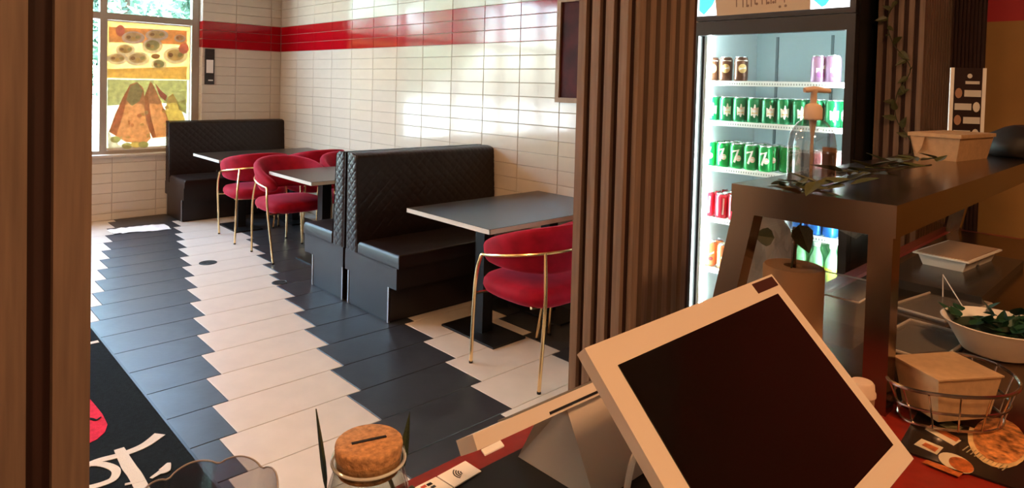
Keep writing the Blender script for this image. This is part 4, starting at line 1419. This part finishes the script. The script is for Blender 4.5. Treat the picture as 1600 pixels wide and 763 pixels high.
# stack of dark trays with foam tray on top
q = atz(1500, 425, 1.03)
t = thing('serving_tray', 'dark glossy serving tray on the counter under the foam tray', 'tray', (q.x, q.y + .01, CD))
bm = B(); box(bm, -.21, .33, -.10, .13, 0, .022); tr = obj('tray', bm, mat('tray_black', (.030, .026, .022), .22), t, bevel=.006)
t = thing('foam_tray', 'white ribbed two compartment foam tray on a dark serving tray', 'tray', (q.x + .135, q.y + .035, CD + .0220), R(-6))
bm = B()
for cx_ in (-.064, .064):
    loft(bm, [[(cx_ + sx * .048, sy * .050, 0) for sx, sy in ((-1, -1), (1, -1), (1, 1), (-1, 1))], [(cx_ + sx * .058, sy * .060, .032) for sx, sy in ((-1, -1), (1, -1), (1, 1), (-1, 1))]])
obj('compartments', bm, mat('foam_white', (.72, .66, .58), .6), t, bevel=.006, smooth=True)
bm = B(); box(bm, -.133, .133, -.070, .070, .031, .035); obj('flange', bm, MATS['foam_white'], t, bevel=.001, seg=1)
for i in range(22):
    xx = -.115 + i * .0105
    if abs(xx) < .010: continue
    bm = B(); prism(bm, [(xx, -.0505, .002), (xx + .004, -.0505, .002), (xx + .004, -.0618, .031), (xx, -.0618, .031)], (0, .006, 0)); obj('rib', bm, MATS['foam_white'], t)
bm = B(); box(bm, -.125, .125, -.062, .062, .0352, .037); obj('brown_lining', bm, mat('lining_brown', (.34, .20, .11), .6), t)
# clear hinged lids lying between
q = atz(1450, 500, CD)
for k, (px, py, a_, sx_, lab) in enumerate(((1470, 480, -10, .12, 'clear plastic lid lying flat before the dark serving tray'), (1440, 535, -4, .11, 'clear plastic tray with a raised rim next to the kraft paper box'))):
    q = atz(px, py, CD)
    t = thing('clear_lid', lab, 'lid', (q.x, q.y, CD), R(a_))
    bm = B(); box(bm, -sx_, sx_, -.06, .06, 0, .004); obj('sheet', bm, M_CLR, t)
    bm = B(); tube(bm, [(-sx_, -.06, .006), (sx_, -.06, .006), (sx_, .06, .006), (-sx_, .06, .006), (-sx_, -.06, .006)], .003, 6); obj('rim', bm, mat('lid_edge', (.40, .34, .28), .25), t)
    if k == 0:
        bm = B(); tube(bm, [(.04, -.03, .004), (.075, .03, .06), (.08, .03, .004)], .0012, 6); obj('hinge_wire', bm, MATS['clear_edge'], t)
# bowl with greens
q = atz(1560, 575, 1.0)
t = thing('salad_bowl', 'white bowl of dark green leaves on the counter', 'bowl', (q.x + .07, q.y + .015, CD))
bm = B(); lathe(bm, [(.045, 0), (.06, .006), (.085, .05), (.096, .062), (.093, .063), (.08, .05), (.055, .012), (.001, .010)], 40, caps=False); obj('bowl', bm, M_WHITE, t, smooth=True)
bm = B(); lathe(bm, [(.001, .05), (.074, .048), (.076, .044)], 24); obj('filling', bm, mat('salad_dark', (.03, .045, .02), .7), t)
rnd = random.Random(4)
for k in range(46):
    a = rnd.random() * 6.28; rr = .07 * math.sqrt(rnd.random())
    leaf(t, (rr * math.cos(a) + .012, rr * math.sin(a), .045 + rnd.random() * .02), (rnd.uniform(-1, 1), rnd.uniform(-1, 1), rnd.uniform(0, .9)), rnd.uniform(.025, .045), mat('salad_leaf', (.012, .055, .022), .5, noise=.4, nscale=40), .7)
# kraft paper box lying in a wire basket
t = thing('kraft_sleeve', 'open brown kraft sleeve lying in the wire basket', 'box', (-2.278, -7.500, CD), R(-33))
bm = B(); loft(bm, [[(-.045, -.035, .012), (.045, -.035, .012), (.045, .035, .012), (-.045, .035, .012)], [(-.056, -.044, .080), (.056, -.044, .080), (.056, .044, .080), (-.056, .044, .080)]])
obj('sleeve', bm, M_KRAFT, t, bevel=.006, seg=2)
bm = B(); box(bm, -.058, .058, -.046, .046, .079, .0815); obj('top_flap', bm, M_KRAFT, t)
t = thing('wire_basket', 'thin chrome wire basket holding the kraft sleeve', 'basket', (-2.262, -7.505, CD), R(-20))
M_CHR = mat('chrome_wire', (.55, .48, .42), .2, metal=1.0)
def hoop(nm, a_, b_, zz, rad=.0022):
    bm = B(); tube(bm, [(a_ * math.cos(q_), b_ * math.sin(q_), zz + .004 * math.sin(2 * q_)) for q_ in [2 * math.pi * i / 40 for i in range(41)]], rad, 6); obj(nm, bm, M_CHR, t, smooth=True)
hoop('rim_wire', .115, .075, .062, .0028); hoop('hoop_wire', .10, .066, .03); hoop('base_wire', .09, .06, .003)
for i in range(14):
    q_ = 2 * math.pi * i / 14
    bm = B(); tube(bm, [(.09 * math.cos(q_), .06 * math.sin(q_), .003), (.10 * math.cos(q_), .066 * math.sin(q_), .03), (.115 * math.cos(q_), .075 * math.sin(q_), .062)], .0014, 6); obj('rib_wire', bm, M_CHR, t, smooth=True)
# bent wire handle
a, b = atz(1398, 620, 1.02), atx(1440, 500, -2.12)
# paper cup
q = atz(1347, 600, 1.085)
t = thing('paper_cup', 'paper cup with a pale domed lid between the till and the post', 'cup', (q.x, q.y, CZ))
bm = B(); lathe(bm, [(.013, 0), (.0175, .07)], 24); obj('cup', bm, mat('cup_brown', (.34, .20, .11), .7), t, smooth=True)
bm = B(); lathe(bm, [(.0188, .069), (.0188, .074), (.0172, .076), (.0165, .086), (.014, .089)], 24); obj('lid', bm, mat('cup_lid', (.60, .44, .32), .5), t, smooth=True)
# menu flyer
c0, c1, c2 = atz(1402, 700, CZ + .004), atz(1425, 659, CZ + .004), atz(1500, 744, CZ + .004)
t = thing('menu_flyer', 'glossy black menu flyer with pizza and pastry photos on the counter', 'flyer', (c0.x, c0.y, CZ))
O = Vector((c0.x, c0.y, CZ))
dA = (c1 - c0).normalized(); dB = Vector((dA.y, -dA.x, 0))
if dB.dot(c2 - c0) < 0: dB = -dB
bm = B(); prism(bm, [Vector((0, 0, .001)), dB * .20 + Vector((0, 0, .001)), dB * .20 + dA * .33 + Vector((0, 0, .001)), dA * .33 + Vector((0, 0, .001))], (0, 0, .0025)); obj('sheet', bm, mat('flyer_black', (.016, .010, .007), .25), t)
def fl(nm, pxs, m, k=0):
    bm = B(); prism(bm, [atz(a_, b_, CZ + .0036 + k * .0002) - O for a_, b_ in pxs], (0, 0, .0003)); obj(nm, bm, m, t)
def fle(nm, cx_, cy_, rx, ry, rot, m, k=0):
    fl(nm, [(cx_ + rx * math.cos(a_) * math.cos(rot) - ry * math.sin(a_) * math.sin(rot), cy_ + rx * math.cos(a_) * math.sin(rot) + ry * math.sin(a_) * math.cos(rot)) for a_ in [2 * math.pi * i / 22 for i in range(22)]], m, k)
M_PZ = mat('pizza_photo', (.46, .17, .045), .4, noise=.75, nscale=95); M_PZ2 = mat('crust_photo', (.62, .40, .17), .4, noise=.3, nscale=60); M_CRE = mat('cream_photo', (.62, .50, .33), .4); M_RST = mat('roast_photo', (.42, .10, .02), .4, noise=.5, nscale=120); M_OLV = mat('olive_photo', (.20, .17, .07), .4, noise=.4, nscale=120); M_LIN = mat('rule_print', (.30, .24, .12), .4)
fle('pizza_photo', 1560, 690, 50, 40, .45, M_PZ2); fle('pizza_topping', 1562, 689, 44, 34, .45, M_PZ, 1)
fl('photo', [(1428, 695), (1440, 686), (1474, 700), (1464, 711)], M_CRE); fl('photo_food', [(1440, 696), (1446, 692), (1467, 701), (1461, 707)], M_RST, 1)
fl('photo', [(1445, 671), (1455, 665), (1502, 689), (1490, 697)], M_CRE); fl('photo_food', [(1450, 667), (1457, 664), (1500, 686), (1494, 691)], M_RST, 1)
fle('photo', 1494, 724, 30, 12, .42, M_CRE); fle('photo_food', 1502, 727, 21, 10, .42, M_RST, 1)
fl('photo', [(1441, 723), (1448, 719), (1506, 739), (1498, 746)], M_RST)
fl('photo', [(1468, 664), (1484, 658), (1505, 669), (1492, 676)], M_OLV)
for i in range(11):
    x_, y_ = 1503 + i * 6.2, 704 + i * 3.1
    fl('text_line', [(x_, y_), (x_ + 1.8, y_ + .8), (x_ + 11, y_ - 6), (x_ + 9.4, y_ - 6.8)], M_LIN)
for i in range(3):
    fl('rule', [(1475 + i * 22, 655 - i * 3), (1530 + i * 22, 648 - i * 2), (1530 + i * 22, 649.2 - i * 2), (1475 + i * 22, 656.4 - i * 3)], M_LIN)

# ------------------------------------------------------------------ ceiling lamps
M_LAMP = mat('kitchen_lamp', (1, .9, .75), .5, emit=(1.0, .53, .25), estr=19.0)
M_LAMP2 = mat('dining_lamp', (1, .9, .75), .5, emit=(1.0, .48, .20), estr=13.0)


def ceiling_lamp(x, y, lab, m, grp):
    t = thing('ceiling_lamp_offscreen', lab, 'lamp', (x, y, 3.05), 0, grp)
    bm = B(); lathe(bm, [(.17, 0), (.17, -.03), (.155, -.045)], 28); obj('housing', bm, M_WHITE, t)
    bm = B(); lathe(bm, [(.15, -.044), (.13, -.058), (.001, -.062)], 28); obj('diffuser_offscreen', bm, m, t, smooth=True)


ceiling_lamp(-2.6, -8.7, 'round warm ceiling lamp above the service counter', M_LAMP, 'kitchen ceiling lamps')
ceiling_lamp(-4.4, -8.9, 'round warm ceiling lamp toward the far kitchen wall', M_LAMP, 'kitchen ceiling lamps')
for x, y in ((-3.4, -5.6), (-3.4, -3.6), (-3.4, -1.6), (-5.4, -5.6), (-5.4, -3.6), (-5.4, -1.6)):
    ceiling_lamp(x, y, 'round warm ceiling lamp over the dining room tiles', M_LAMP2, 'dining room ceiling lamps')
